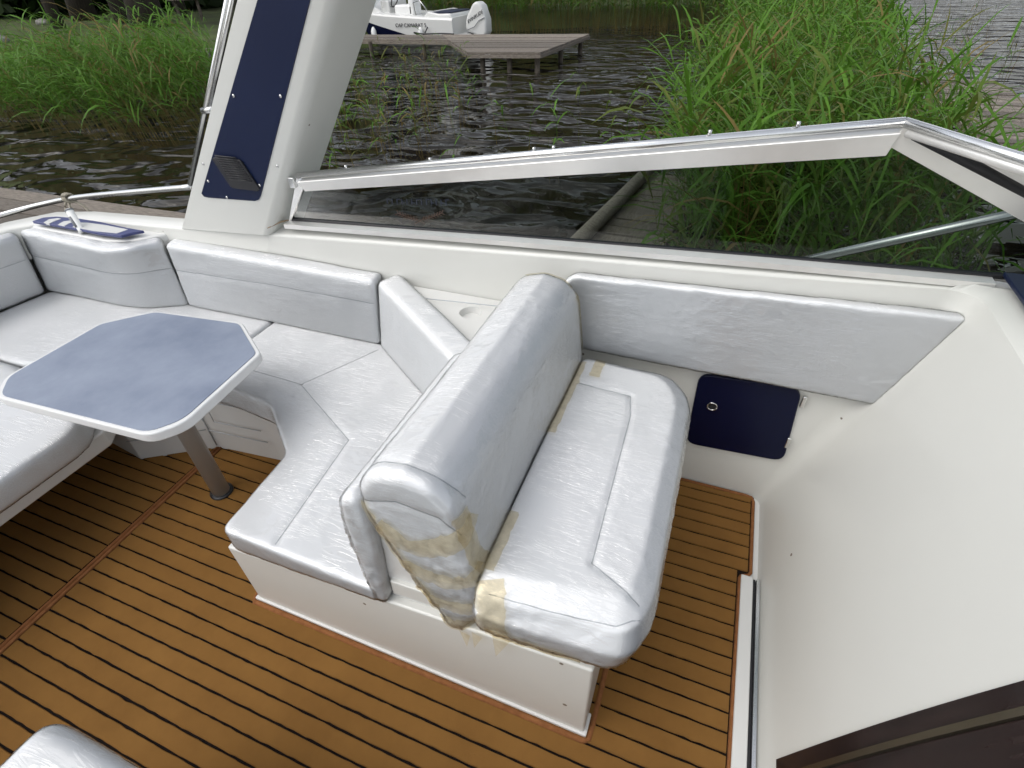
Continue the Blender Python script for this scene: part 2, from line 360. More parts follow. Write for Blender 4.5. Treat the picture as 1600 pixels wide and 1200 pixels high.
def tape(o, pts, width, seed=0, side=None):
    """a strip of tape pressed onto the wrapping of cushion o"""
    bv = WRAP[o.name]; q = np.random.default_rng(seed); pts = [np.array(p, float) for p in pts]; fine = arc(pts, 12); rows = []
    for i, p in enumerate(fine):
        t = fine[min(i + 1, len(fine) - 1)] - fine[max(i - 1, 0)]; t /= np.linalg.norm(t) + 1e-9
        loc, nn, _, _ = bv.find_nearest(Vector(p)); s = np.cross(np.array(nn), t); s /= np.linalg.norm(s) + 1e-9; row = []
        for k in range(7):
            u = (k / 6 - .5) * width + (q.normal() * .0013 if k in (0, 6) else 0)
            l2, n2, _, _ = bv.find_nearest(Vector(np.array(loc) + s * u)); row.append(np.array(l2) + np.array(n2) * .0035)
        rows.append(row)
    return B().grid(rows).build('tape', 'tape', o, True)

# ================================================================== SETTING
def sheet(name, v, f, mat, kind='structure'):
    o = mesh(name, v, f, mat); o['kind'] = kind; return o
WZ = -.35
sheet('water', [(-2500, -2500, WZ), (2500, -2500, WZ), (2500, 2500, WZ), (-2500, 2500, WZ)], [(0, 1, 2, 3)], 'water')
def shore_y(x): return np.interp(x, [-140, -60, -30, -24, -18, -14, -11, -6, 0, 3, 5, 7], [-60, -12, 7.0, 9.0, 11.5, 14.5, 23.5, 26, 27, 29, 36, 60])
def ground_z(x, y):
    d = (y - shore_y(x)) * .8
    return -.75 + np.clip(d + 1.2, 0, 1.9) * .50 + np.clip(d - .7, 0, 60) * .022 + .05 * noise3(np.stack([x * .7, y * .7, x * 0], 1))
xs = np.concatenate([np.linspace(-140, -45, 24), np.linspace(-44, 8, 130)]); V = []; F = []
ts = np.concatenate([np.linspace(-2.5, 8, 36), np.linspace(9, 90, 26)])
for x in xs:
    yy = shore_y(x) + ts; zz = ground_z(np.full(len(ts), x), yy); V += list(zip([x] * len(ts), yy, zz))
n = len(ts)
for i in range(len(xs) - 1):
    for k in range(n - 1): F.append((i * n + k, (i + 1) * n + k, (i + 1) * n + k + 1, i * n + k + 1))
g = sheet('shore_bank', V, F, 'bank'); g.data.polygons.foreach_set('use_smooth', [True] * len(g.data.polygons))

# ------------------------------------------------------------------ foliage meshes
def tinted(name, V, F, T, mat):
    me = bpy.data.meshes.new(name); V = np.asarray(V, np.float32); F = np.asarray(F, np.int32)
    me.vertices.add(len(V)); me.vertices.foreach_set('co', V.ravel())
    k = F.shape[1]; me.loops.add(F.size); me.loops.foreach_set('vertex_index', F.ravel()); me.polygons.add(len(F))
    me.polygons.foreach_set('loop_start', np.arange(0, F.size, k, dtype=np.int32)); me.update(calc_edges=True)
    a = me.attributes.new('tint', 'FLOAT', 'POINT'); a.data.foreach_set('value', np.asarray(T, np.float32))
    me.materials.append(M[mat]); o = bpy.data.objects.new(name, me); link(o); return o
def reeds(name, label, bases, heights, lean, seed, leaf=(.28, .55), width=.011, nleaf=9, dead=.12, kind='stuff', stiff=.5, cat='reeds', green=.6, low=.25, upr=.5):
    q = np.random.default_rng(seed); V = []; F = []; T = []; cnt = 0; lean = np.array(lean, float)
    for (x, y, z), h in zip(bases, heights):
        L = np.append(lean[:2] * (.5 + .8 * q.random()) + q.normal(size=2) * .12, 0); isdead = q.random() < dead; tint = .05 if isdead else np.clip(green + q.normal() * .2, .25, 1)
        def at(t): return np.array([x, y, z]) + np.array([0, 0, h * t * (1 - .12 * t * np.linalg.norm(L))]) + L * h * (stiff * t + (1 - stiff) * t * t)
        ns = 5; r0 = .0045 * (.8 + .5 * q.random())
        for i in range(ns + 1):
            t = i / ns; p = at(t); r = r0 * (1 - .75 * t)
            for a in (0, 2.094, 4.189): V.append(p + np.array([math.cos(a) * r, math.sin(a) * r, 0])); T.append(max(.0, (.10 if t < .35 else tint * .75)))
        for i in range(ns):
            for k in range(3): F.append((cnt + i * 3 + k, cnt + i * 3 + (k + 1) % 3, cnt + (i + 1) * 3 + (k + 1) % 3, cnt + (i + 1) * 3 + k))
        cnt += (ns + 1) * 3
        nl = 0 if isdead and q.random() < .6 else int(nleaf * (.7 + .6 * q.random()))
        wind = math.atan2(lean[1], lean[0]); wk = min(1, np.linalg.norm(lean) * 2.2)
        for j in range(nl):
            t = low + (1 - low) * (j + q.random()) / nl; p = at(min(t, 1)); l = (leaf[0] + (leaf[1] - leaf[0]) * q.random()) * (1.1 - .45 * abs(t - .6) * 2)
            az = q.random() * 6.283; az = wind + ((az - wind + math.pi) % 6.283 - math.pi) * (1 - .55 * wk); up = upr + .8 * q.random(); dr = .35 + .8 * q.random()
            d = np.array([math.cos(az), math.sin(az), 0]); s = np.array([-d[1], d[0], 0]); s = s * math.cos(.5) + np.array([0, 0, 1]) * (q.random() - .5)
            wd = width * (.7 + .7 * q.random()); tt = np.clip(tint + q.normal() * .12, .1, 1)
            for i, wf in enumerate((.35, .95, 1.0, .62, .05)):
                u = i / 4; c = p + d * l * (u * .95) + np.array([0, 0, l * (up * u - dr * u * u)])
                V.append(c - s * wd * wf); V.append(c + s * wd * wf); T += [tt, tt]
                if i: F.append((cnt + 2 * i - 2, cnt + 2 * i - 1, cnt + 2 * i + 1, cnt + 2 * i))
            cnt += 10
    o = tinted(name, V, F, T, 'reed'); tag(o, label, cat, None, kind); return o
def scatter(poly, n, seed, jit=0):
    q = np.random.default_rng(seed); poly = np.array(poly); lo, hi = poly.min(0), poly.max(0); out = []
    while len(out) < n:
        p = lo + (hi - lo) * q.random(2); c = False
        for i in range(len(poly)):
            a, b = poly[i], poly[i - 1]
            if (a[1] > p[1]) != (b[1] > p[1]) and p[0] < (b[0] - a[0]) * (p[1] - a[1]) / (b[1] - a[1]) + a[0]: c = not c
        if c: out.append((p[0], p[1], WZ - .1))
    return out
q = np.random.default_rng(5)
# near stand by the windscreen
b = scatter([(-.45, 5.6), (-.2, 4.3), (-.2, 3.2), (1.5, 3.0), (1.6, 4.0), (1.75, 7.5), (1.85, 10), (1.6, 12), (.6, 12), (-.2, 9.0)], 760, 1)
reeds('reed_bed', 'dense bright green reeds growing close beyond the side windscreen', b, 1.15 + .55 * q.random(len(b)), (-.16, .02), 11, (.38, .70), .0095, 14, .06, green=.62, low=.10, upr=.6)
b = scatter([(.2, 12), (2.1, 11), (3.0, 17), (3.5, 24), (2.0, 26), (-.9, 20.5)], 800, 2)
reeds('reed_bed', 'green reeds farther back, behind the near stand and beside open water', b, 1.3 + .5 * q.random(len(b)), (-.16, .02), 12, (.3, .5), .016, 8, .08, green=.66)
b = scatter([(-15, 25), (-9.5, 22.2), (-5, 22.5), (-.8, 20.8), (1.5, 24), (0, 28), (-14, 28)], 2300, 3)
reeds('reed_bed', 'tall wall of reeds with tan stalks across the water behind the outboard motor', b, 1.9 + .7 * q.random(len(b)), (-.06, 0), 13, (.3, .55), .018, 8, .2, green=.6, low=.4)
b = scatter([(-8.0, 5.9), (-7.9, 7.6), (-9.5, 9.5), (-13, 10.5), (-18, 8.6), (-15.0, 6.6), (-11, 6.2)], 1250, 4)
reeds('reed_bed', 'windswept reeds leaning left in front of the dark shore trees', b, [(.85 + .4 * q.random()) if x < -11.2 + q.random() else 1.15 + .75 * q.random() for x, y, z in b], (-.55, -.05), 14, (.35, .7), .0105, 8, .15, green=.74, low=.34)
b = scatter([(-4.3, 5.6), (-3.9, 7.5), (-4.6, 11.0), (-7.2, 12.4), (-8.2, 10), (-6.6, 6.8), (-5.4, 5.7)], 150, 5)
reeds('reed_bed', 'sparse thin reeds standing in dark water before the far jetty', b, .55 + .75 * q.random(len(b)), (-.12, 0), 15, (.2, .42), .010, 5, .38, green=.5, low=.25)
b = scatter([(-3.6, 5.6), (-1.2, 5.6), (-1.0, 9), (-3.0, 10)], 15, 6)
reeds('reed_bed', 'few lone reed shoots scattered on open water above the windscreen rail', b, .5 + .5 * q.random(len(b)), (-.1, 0), 16, (.2, .4), .012, 4, .1, green=.6)
b = scatter([(3.0, 12), (4.9, 12.5), (8, 28), (5, 28)], 55, 8)
reeds('reed_bed', 'scattered thin reed stalks in the pale water at the upper right', b, .5 + .7 * q.random(len(b)), (-.05, 0), 18, (.15, .3), .008, 3, .5, green=.45)

# ------------------------------------------------------------------ trees on the shore
def leaf_cloud(centers, radii, n, size, seed):
    q = np.random.default_rng(seed); V = np.empty((n * 4, 3)); T = np.empty(n * 4); k = q.integers(0, len(centers), n)
    c = np.array(centers)[k]; r = np.array(radii)[k]; d = q.normal(size=(n, 3)); d /= np.linalg.norm(d, axis=1)[:, None]
    p = c + d * (r * q.random(n) ** .4)[:, None] * np.array([1, 1, .75]); a = q.normal(size=(n, 3)); a /= np.linalg.norm(a, axis=1)[:, None]
    e = np.cross(a, q.normal(size=(n, 3))); e /= np.linalg.norm(e, axis=1)[:, None]; s = size * (.6 + .8 * q.random(n))[:, None]
    V[0::4] = p - a * s; V[1::4] = p + e * s * .5; V[2::4] = p + a * s; V[3::4] = p - e * s * .5
    T[:] = np.repeat(q.random(n), 4); return V, np.arange(n * 4).reshape(n, 4), T
def tree(label, x, y, r, lean, h, seed, crown_low=3.2, n=2600):
    z = float(ground_z(np.array([x]), np.array([y]))[0]) - .1; q = np.random.default_rng(seed)
    root = tag(empty('shore_tree', (x, y, z)), label, 'tree', 'trees on the far shore')
    pts = [(x + lean[0] * t * h, y + lean[1] * t * h, z + h * t) for t in np.linspace(0, 1, 7)]
    b = B().tube(pts, [r * (1.35 if i == 0 else 1.08 - .13 * i) for i in range(7)], 9)
    cs = []; rs = []
    for k in range(9):
        t = .42 + .5 * k / 9; p0 = np.array([x + lean[0] * t * h, y + lean[1] * t * h, z + h * t]); a = q.random() * 6.28
        p1 = p0 + np.array([math.cos(a), math.sin(a), .45]) * h * (.16 + .16 * q.random()); b.tube([p0, (p0 + p1) / 2 + np.array([0, 0, .1]), p1], [r * .4, r * .25, r * .1], 6)
        cs.append(p1); rs.append(h * .17)
    cs.append(np.array(pts[-1])); rs.append(h * .22)
    b.build('trunk', 'bark', root, True)
    V, F, T = leaf_cloud(cs, rs, n, .22, seed); o = tinted('crown', V, F, T, 'tree'); o.parent = root; o.matrix_parent_inverse = Matrix.Translation(-root.location)
tree('thick dark trunk right of the other shore trees, behind the leaning reeds', -21.2, 17.0, .50, (.02, .05), 11, 21)
tree('slanting dark trunk just left of the thickest shore tree', -24.2, 18.4, .30, (-.13, .05), 10, 22)
tree('slim pale trunk farthest left on the dark shore', -25.5, 16.5, .19, (-.05, .05), 10, 23)
tree('slim dark trunk beside the shore picnic table', -23.5, 20.6, .2, (.0, .05), 10, 24)
tree('broad trunk in the gloom between the slim pale trunk and the slanting one', -28, 19.4, .42, (.02, .05), 12, 25)
# far wood that closes the view and darkens the water
cs = []; rs = []; q = np.random.default_rng(31)
for k in range(150):
    x = -85 + 84 * q.random(); y = float(shore_y(x)) + 9 + 20 * q.random() + (8 if x > -30 else 6); h = (3 + 9.5 * q.random()) if x < -34 else 2.5 + 4.5 * q.random()
    if x > -8: y += 4
    cs.append((x, y, h)); rs.append((3.2 if x < -34 else 2.3) + 1.6 * q.random())
for k in range(70):
    x = -75 + 48 * q.random(); cs.append((x, float(shore_y(x)) + 15 + 8 * q.random(), 1.2 + q.random())); rs.append(2.0)
V, F, T = leaf_cloud(cs, rs, 46000, .42, 32)
tag(tinted('woodland', V, F, T * .6, 'tree'), 'dark dense woodland closing the view behind the shore', 'woodland', None, 'stuff')

# picnic table, small pier, stones and beached dinghy on the shore
def world_box(b, c, s, rz=0):
    cx, cy, cz = c; sx, sy, sz = (k / 2 for k in s); ca, sa = math.cos(rz), math.sin(rz); v = []
    for dz in (-sz, sz):
        for dx, dy in ((-sx, -sy), (sx, -sy), (sx, sy), (-sx, sy)): v.append((cx + dx * ca - dy * sa, cy + dx * sa + dy * ca, cz + dz))
    return b.add(v, [(0, 3, 2, 1), (4, 5, 6, 7), (0, 1, 5, 4), (1, 2, 6, 5), (2, 3, 7, 6), (3, 0, 4, 7)])
px, py = oz(303, 40, .2)[:2]; gz = float(ground_z(np.array([px]), np.array([py]))[0])
t = tag(empty('picnic_bench', (px, py, gz)), 'small grey wooden bench on the lawn behind the reeds', 'bench')
world_box(B(), (px, py, gz + .72), (1.25, .5, .07), .35).build('table_top', 'oldwoodx', t)
world_box(B(), (px - .15, py + .3, gz + 1.0), (.9, .06, .4), .35).build('backrest', 'oldwoodx', t)
for s in (-1, 1): world_box(B(), (px + s * .42, py + s * .15, gz + .35), (.09, .09, .7), .35).build('leg', 'post', t)
p0 = oz(322, 78, 0.0); pr = tag(empty('small_pier', (p0[0], p0[1], WZ)), 'short plank pier with pale posts at the shore beside the white arch', 'pier')
for i in range(6): world_box(B(), (p0[0] - .2 + .32 * i, p0[1] + .12 * i, .02), (.27, 1.0, .05), .35).build('plank', 'oldwood', pr)
for i in range(4): B().tube([(p0[0] - .1 + .45 * i, p0[1] - .45 + .17 * i, WZ - .5), (p0[0] - .1 + .45 * i, p0[1] - .45 + .17 * i, .0)], .05, 8).build('post', 'stone', pr)
for i, (sx, sy, s, lab) in enumerate([(6, 78, .34, 'pale round stone at the left edge of the shore'), (75, 52, .28, 'flat grey stone under the slim pale trunk'), (172, 88, .55, 'broad mossy boulder showing above the leaning reeds')]):
    P = oz(sx, sy, .05); bm = bmesh.new(); bmesh.ops.create_icosphere(bm, subdivisions=3, radius=1)
    for v in bm.verts: v.co = Vector((v.co.x * s, v.co.y * s * .8, v.co.z * s * .5)) * (1 + .25 * float(noise3(np.array([[v.co.x * 1.3 + i * 9, v.co.y * 1.3, v.co.z * 1.3]]))[0]))
    me = bpy.data.meshes.new('stone'); bm.to_mesh(me); bm.free(); me.materials.append(M['stone']); me.polygons.foreach_set('use_smooth', [True] * len(me.polygons))
    o = link(bpy.data.objects.new('shore_stone', me)); o.location = (P[0], P[1], float(ground_z(np.array([P[0]]), np.array([P[1]]))[0]) + s * .2); tag(o, lab, 'stone')
P = oz(252, 16, .3); dz = float(ground_z(np.array([P[0]]), np.array([P[1]]))[0])
di = tag(empty('beached_dinghy', (P[0], P[1], dz)), 'small white and red-brown dinghy lying on the lawn between trunks', 'dinghy')
rows = [[(P[0] + x, P[1] + wd * a, dz + zz * (1 if abs(a) > .5 else .15) + .08) for a in (-1, -.6, 0, .6, 1)] for x, wd, zz in ((-1.2, .05, .75), (-.8, .35, .62), (0, .55, .5), (1, .5, .5))]
B().grid(rows).build('hull', 'redhull', di, True)
for s in (-1, 1): B().tube([(P[0] + x, P[1] + s * wd, dz + zz + .09) for x, wd, zz in ((-1.2, .05, .75), (-.8, .35, .62), (0, .55, .5), (1, .5, .5))], .05, 6).build('gunwale', 'white', di, True)

# ------------------------------------------------------------------ jetties
def planked(name, label, cat, A, Bp, Cp, Dp, nplank, zt, posts, mat='oldwood', thick=.045, beams=True):
    """boards laid from edge A-B to edge D-C; all four corners in plan"""
    A, Bp, Cp, Dp = (np.array(p, float) for p in (A, Bp, Cp, Dp)); root = tag(empty(name, (*((A + Cp) / 2), WZ)), label, cat)
    for i in range(nplank):
        a, c = (i + .06 + .03 * random.random()) / nplank, (i + .94 + .03 * random.random()) / nplank; z = zt + random.uniform(-.006, .008); e = [random.uniform(-.02, .02) for _ in range(4)]
        P = [A + (Bp - A) * a, A + (Bp - A) * c, Dp + (Cp - Dp) * c, Dp + (Cp - Dp) * a]
        B().prism([tuple(p) for p in P], z - thick, z).build('plank', mat, root)
    if beams:
        for s, (p, r) in enumerate(((A, Bp), (Dp, Cp), (A, Dp), (Bp, Cp))):
            d = (r - p) / np.linalg.norm(r - p); nn = np.array([-d[1], d[0]]) * .03
            B().prism([tuple(p - nn), tuple(r - nn), tuple(r + nn), tuple(p + nn)], zt - .115, zt - thick - .003).build('beam', mat, root)
    for (x, y) in posts: B().tube([(x, y, WZ - 1), (x, y, zt - .05)], .065, 8).build('post', 'post', root)
    return root
D = lambda x, y, z=.1: tuple(oz(x, y, z)[:2])
planked('jetty', 'weathered plank platform ending the far jetty beside the outboard motor', 'jetty', D(730, 82), D(690, 54), D(921, 53), D(844, 82), 17, .1,
        [(-6.2, 13.75), (-4.8, 13.85), (-4.65, 17.2), (-4.75, 15.6), (-5.5, 13.8)])
# near front board of the platform
r = planked('jetty', 'narrow walkway of the far jetty running left behind the white arch', 'jetty', (-17.5, 16.2), (-17.5, 17.4), (-8.6, 17.45), (-8.0, 16.1), 7, .088, [(-9.2, 16.2), (-11, 16.1), (-13, 16.1)], 'oldwood')
planked('boardwalk', 'grey plank boardwalk among reeds at the right edge', 'jetty', (2.45, 3.6), (2.62, 11.3), (3.55, 11.3), (3.45, 3.6), 42, .1, [(2.6, 11), (3.45, 11), (2.55, 7), (3.4, 7), (3.4, 9)], 'oldwoodx')
bw = planked('boardwalk', 'old plank walkway seen through the tinted side glass', 'jetty', (-1.02, 2.7), (-.70, 5.65), (-.20, 5.6), (-.42, 2.7), 18, .0, [(-.68, 5.5), (-.25, 5.5)], 'oldwoodx')
B().tube([(-1.05, 2.7, .06), (-.71, 5.75, .06)], .06, 8).build('edge_log', 'oldwood', bw, True)
planked('mooring_stage', 'weathered long boards lying low beside the stern at far left', 'jetty', (-10, 2.35), (-10, 3.3), (-4.2, 3.35), (-4.2, 2.35), 4, .0, [(-9, 3.2), (-6.5, 3.25), (-4.4, 3.2)], 'oldwood')

# ------------------------------------------------------------------ the moored motorboat
def text_mesh(name, s, size, mat, parent, mw, depth=.004, shear=0):
    cu = bpy.data.curves.new('t', 'FONT'); cu.body = s; cu.size = size; cu.extrude = depth; cu.shear = shear; cu.align_x = 'CENTER'; cu.align_y = 'CENTER'
    o = bpy.data.objects.new('t', cu); C.objects.link(o); me = evaluated(o); bpy.data.objects.remove(o)
    me.materials.clear(); me.materials.append(M[mat]); o = link(bpy.data.objects.new(name, me))
    o.parent = parent; o.matrix_parent_inverse = Matrix.Translation(-parent_world(parent)); o.matrix_world = mw; return o
SX, SY = -9.35, 19.6
mb = tag(empty('moored_motorboat', (SX, SY, WZ)), 'white motorboat with navy hull and white outboard moored behind the far jetty', 'motorboat')
def bw_(u): return 1.12 * (1 - max(0, u - .45) ** 2 * 3.0)           # half beam along the length
rowsh = []; rown = []
for k in range(13):
    u = k / 12; x = SX - 5.6 * u; bmh = max(.06, bw_(u)); sh = .43 + .35 * u ** 1.3; nv = WZ + .09 + max(0, min(1, (u - .12) / .55)) * .72      # top edge of the navy band
    rowsh.append([(x, SY - bmh * .62, WZ - .25 + .4 * u ** 3), (x, SY - bmh * .90, WZ + .06), (x, SY - bmh * .97, nv), (x, SY - bmh, sh - .05), (x, SY - bmh + .03, sh), (x, SY - bmh + .2, sh + .02),
                  (x, SY + bmh - .2, sh + .02), (x, SY + bmh - .03, sh), (x, SY + bmh, sh - .05), (x, SY + bmh * .9, WZ + .06), (x, SY + bmh * .62, WZ - .25 + .4 * u ** 3)])
    rown.append([(x, SY - bmh * .905 - .012, WZ + .07), (x, SY - bmh * .97 - .012, nv - .01)])
hb = B().grid(rowsh, True); hb.f.append(tuple(range(11))); hb.build('hull', 'gelw', mb, False)
B().grid(rown[1:]).build('navy_band', 'navyd', mb)
cx = lambda px, py, Y=18.6: oy(px, py, Y)
a = B().prism([(SX - 2.55, .36), (SX - 5.2, .62), (SX - 4.6, .98), (SX - 3.5, 1.0), (SX - 2.95, .72)], SY - .85, SY + .85, 'y'); a.build('cuddy', 'gelw', mb, bevel=.08)
B().add([(SX - 3.1, SY - .86, .70), (SX - 4.3, SY - .86, .98), (SX - 3.4, SY - .75, 1.32), (SX - 2.75, SY - .78, 1.0)], [(0, 1, 2, 3)]).build('side_window', 'cglass', mb)
B().tube([(SX - 2.75, SY - .8, .72), (SX - 2.75, SY - .78, 1.0), (SX - 3.4, SY - .75, 1.32), (SX - 4.35, SY - .8, .98)], .025, 6).build('window_frame', 'alus', mb, True)
B().box((SX - 2.3, SY - .8, .34), (SX - 1.6, SY - .25, .80)).build('helm_seat', 'white', mb, bevel=.06)
B().box((SX - 1.75, SY - .8, .5), (SX - 1.55, SY - .25, 1.02)).build('seat_back', 'white', mb, bevel=.05)
B().box((SX - 2.9, SY - .7, .34), (SX - 2.55, SY + .5, .92)).build('console', 'gelw', mb, bevel=.05)
B().tube([(SX - 2.42 + .1 * math.sin(t), SY - .5 + .19 * math.cos(t), .92 + .19 * math.sin(t)) for t in np.linspace(0, 6.283, 17)], .02, 6).build('steering_wheel', 'vent', mb, True)
B().box((SX - 2.6, SY - 1.08, .455), (SX - 1.35, SY - .86, .485)).build('teak_gunwale_step', 'teak', mb)
B().prism([(SX - 1.25, .36), (SX - .95, .62), (SX - .55, .55), (SX - .1, .56), (SX - .02, .36)], SY - .98, SY + .98, 'y').build('engine_well', 'gelw', mb, bevel=.05)
B().box((SX - .9, SY - .9, .562), (SX - .12, SY + .6, .60)).build('sun_pad', 'navy', mb, bevel=.02)
B().tube([(SX - 1.4, SY - .9, .36), (SX - 1.5, SY - .88, .85), (SX - 1.25, SY - .86, .92), (SX - 1.0, SY - .86, .62)], .02, 6).build('grab_rail', 'steel', mb, True)
for fx in (-3.0, -1.15): 
    B().tube([(SX + fx, SY - 1.2, z) for z in (-.28, -.22, .1, .17, .22)], [.03, .09, .09, .06, .02], 10).build('fender', 'white', mb, True)
B().box((SX - .5, SY - 1.0, -.12), (SX + .42, SY + .9, -.02)).build('bathing_platform', 'gelw', mb, bevel=.03)
text_mesh('lettering', 'CAP CAMARAT 5', .155, 'text', mb, Matrix.Translation((SX - 1.55, SY - 1.13, .25)) @ Matrix.Rotation(R(90), 4, 'X'))
# outboard motor, leg in the water, cowling raked
ex, ey = -8.72, 19.25
cow = [(-.42, .10), (-.36, .42), (-.1, .80), (.06, .86), (.22, .74), (.36, .36), (.36, .02), (.28, -.12), (.0, -.10), (-.25, .0)]
eng = B().prism([(ex + x, z) for x, z in cow], ey - .26, ey + .26, 'y').build('outboard_cowling', 'gelw', mb, bevel=.10, seg=3)
B().prism([(ex + x, z) for x, z in ((-.02, -.06), (.34, -.06), (.38, -.5), (.1, -.9), (.0, -.6))], ey - .10, ey + .10, 'y').build('outboard_leg', 'gelw', mb, bevel=.03)
B().tube([(ex - .30, ey - .30, .09), (ex - .05, ey - .30, .17), (ex + .12, ey - .29, .34), (ex + .32, ey - .27, .42)], .013, 5).build('trim_line', 'grey', mb, True)
B().box((ex - .42, ey - .2, -.30), (ex - .08, ey + .2, .0)).build('engine_bracket', 'vent', mb, bevel=.04)
mwt = Matrix.Translation((ex - .02, ey - .272, .44)) @ Matrix.Rotation(R(90), 4, 'X') @ Matrix.Rotation(R(27), 4, 'Z')
text_mesh('lettering', 'EVINRUDE', .135, 'text', mb, mwt, shear=.25)
ln = tag(B().tube(arc([(SX - .9, SY - 1.15, .2), (SX - .95, SY - 1.45, .0), (SX - 1.0, SY - 1.9, .12), (SX - .5, SY - 2.2, .115), (SX + .1, SY - 2.1, .115), (SX + .6, SY - 2.25, .115)], 6), .022, 6).build('mooring_line', 'vent', None, True), 'dark mooring line from the motorboat lying coiled on the jetty', 'rope')

# ================================================================== THE CRUISER WE STAND IN
cr = tag(empty('motor_cruiser', (0, 0, -.02)), 'cream white motor cruiser whose open cockpit fills the picture', 'cruiser')
zt = lambda x: float(np.interp(x, [-3.4, -2.26, -1.79, -.467, .18, .716, 1.6], [.76, .80, .832, .914, .949, .979, 1.0]))
B().box((-3.3, -1.55, -.06), (.9, 1.66, -.012)).build('cockpit_sole', 'gelw', cr)
# liner wall running into the forward bulkhead
xb = lambda z: .400 + .318 * z
rows = []
for i in range(25):
    s = i / 24; row = []
    wallx = list(np.linspace(-2.36, .2, 16))
    for x in wallx: z = s * (zt(x) - .0) - .012; row.append((x, 1.605 + .015 * s, z))
    z = s * .981 - .012; r = .04 + .035 * s; cx_, cy_ = xb(z) - r, 1.605 + .015 * s - r
    for a in np.linspace(90, 0, 8): row.append((cx_ + r * math.cos(R(a)), cy_ + r * math.sin(R(a)), z))
    for y in np.linspace(cy_ - .05, .615, 8): row.append((xb(z), y, z))
    rows.append(row)
B().grid(rows).build('side_liner', 'gel', cr, True)
# dash / foredeck behind the bulkhead top
top = rows[-1][16:]; d1 = [(x + .03, y + (.01 if y > 1.5 else 0), .992) for x, y, z in top]; d2 = [(1.9, y if y < 1.45 else 1.45, .995) for x, y, z in top]
B().grid([top, d1, d2]).build('foredeck', 'gel', cr, True)
# coaming, side deck and hull side as one moulding
st = [((1.9, 1.30, .99), (1.9, 1.38, .992)), ((1.25, 1.56, .985), (1.28, 1.63, .99)), ((.716, 1.62, .979), (.74, 1.69, .986)), ((.18, 1.62, .949), (.18, 1.69, .961)), ((-.467, 1.62, .914), (-.467, 1.69, .929)), ((-1.1, 1.62, .877), (-1.1, 1.69, .893)),
      ((-1.79, 1.62, .832), (-1.79, 1.69, .85)), ((-2.26, 1.605, .805), (-2.26, 1.675, .825)), ((-2.9, 1.575, .785), (-2.93, 1.65, .80)), ((-3.10, 1.53, .778), (-3.16, 1.60, .79)), ((-3.25, 1.40, .763), (-3.34, 1.45, .772)),
      ((-3.36, 1.15, .745), (-3.46, 1.18, .752)), ((-3.45, .4, .73), (-3.56, .4, .735)), ((-3.45, -1.3, .73), (-3.56, -1.4, .735))]
rows = []
for Pi, Qi in st:
    Pi, Qi = np.array(Pi), np.array(Qi); o = Qi - Pi; o[2] = 0; o /= np.linalg.norm(o); u = np.array([0, 0, 1.])
    lo = Pi.copy(); lo[2] = .45 if Pi[0] > -2.2 else .60
    rows.append([tuple(p) for p in (lo, Pi - u * .012, Pi + o * .004 - u * .003, Pi + o * .014, Qi - o * .012 + u * .0, Qi - u * .006, Qi + o * .03 - u * .10, Qi + o * .05 - u * .28, Qi + o * .26 - u * .33, Qi + o * .30 - u * .40, Qi + o * .12 - u * 1.5)])
B().grid(rows).build('coaming', 'gel', cr, True)
# starboard side and helm side, out of view but shading the cockpit
B().prism([(-3.3, -1.55), (1.9, -1.55), (1.9, -1.75), (-3.3, -1.75)], -.6, .85).build('starboard_side', 'gel', cr, bevel=.03)
B().prism([(.40, -.012), (.72, .985), (.78, .985), (.46, -.012)], -1.55, -.35, 'y').build('helm_bulkhead', 'gel', cr)
# companionway: brown acrylic door, bronze trim
def slab(y0, y1, off0, off1, name, mat, z0=.0, z1=1.0, bow=.012):
    rows = []
    for z in np.linspace(z0, z1, 14):
        k = bow * math.sin(z / 1.0 * 3.14); rows.append([(xb(z) - off0, y1 - k * 0 + k, z), (xb(z) - off1, y1 + k, z), (xb(z) - off1, y0 + k, z), (xb(z) - off0, y0 + k, z)])
    return B().grid(rows, True).build(name, mat, cr)
slab(.588, .630, -.02, .006, 'door_frame', 'brown', .10)
slab(.573, .586, -.02, .016, 'door_trim', 'bronze', .10)
slab(-.35, .571, .0, .010, 'companionway_door', 'brown', -.01)
# sill and track of the sliding door
B().box((.338, .56, -.012), (.378, 1.214, .012)).build('door_sill', 'gelw', cr, bevel=.004)
B().box((.379, .56, -.011), (.386, 1.21, .004)).build('track_slot', 'rubber', cr)
B().box((.387, .56, -.011), (.397, 1.205, .02)).build('track_rail', 'alu', cr)
# locker door on the liner
dc = [oy(x, y, 1.603)[[0, 2]] for x, y in ((1093, 583), (1254, 607), (1224, 720), (1071, 691))]
poly = rounded([tuple(p) for p in dc], .045); f = B().prism(poly, 1.597, 1.612, 'y').build('locker_door', 'navyd', cr, bevel=.004)
c = oy(1111, 641, 1.595); B().tube([(c[0] + .0165 * math.cos(t), 1.593, c[2] + .0165 * math.sin(t)) for t in np.linspace(0, 6.283, 21)], .0032, 6).build('latch_ring', 'steel', f, True)
B().tube([(c[0], 1.597, c[2]), (c[0], 1.5945, c[2])], .0145, 16).build('latch_button', 'rubber', f)
for hx, hy in ((1251, 634), (1227, 697)):
    c = oy(hx, hy, 1.597); B().box((c[0] - .004, 1.590, c[2] - .024), (c[0] + .010, 1.604, c[2] + .024)).build('hinge', 'alu', f, bevel=.003)
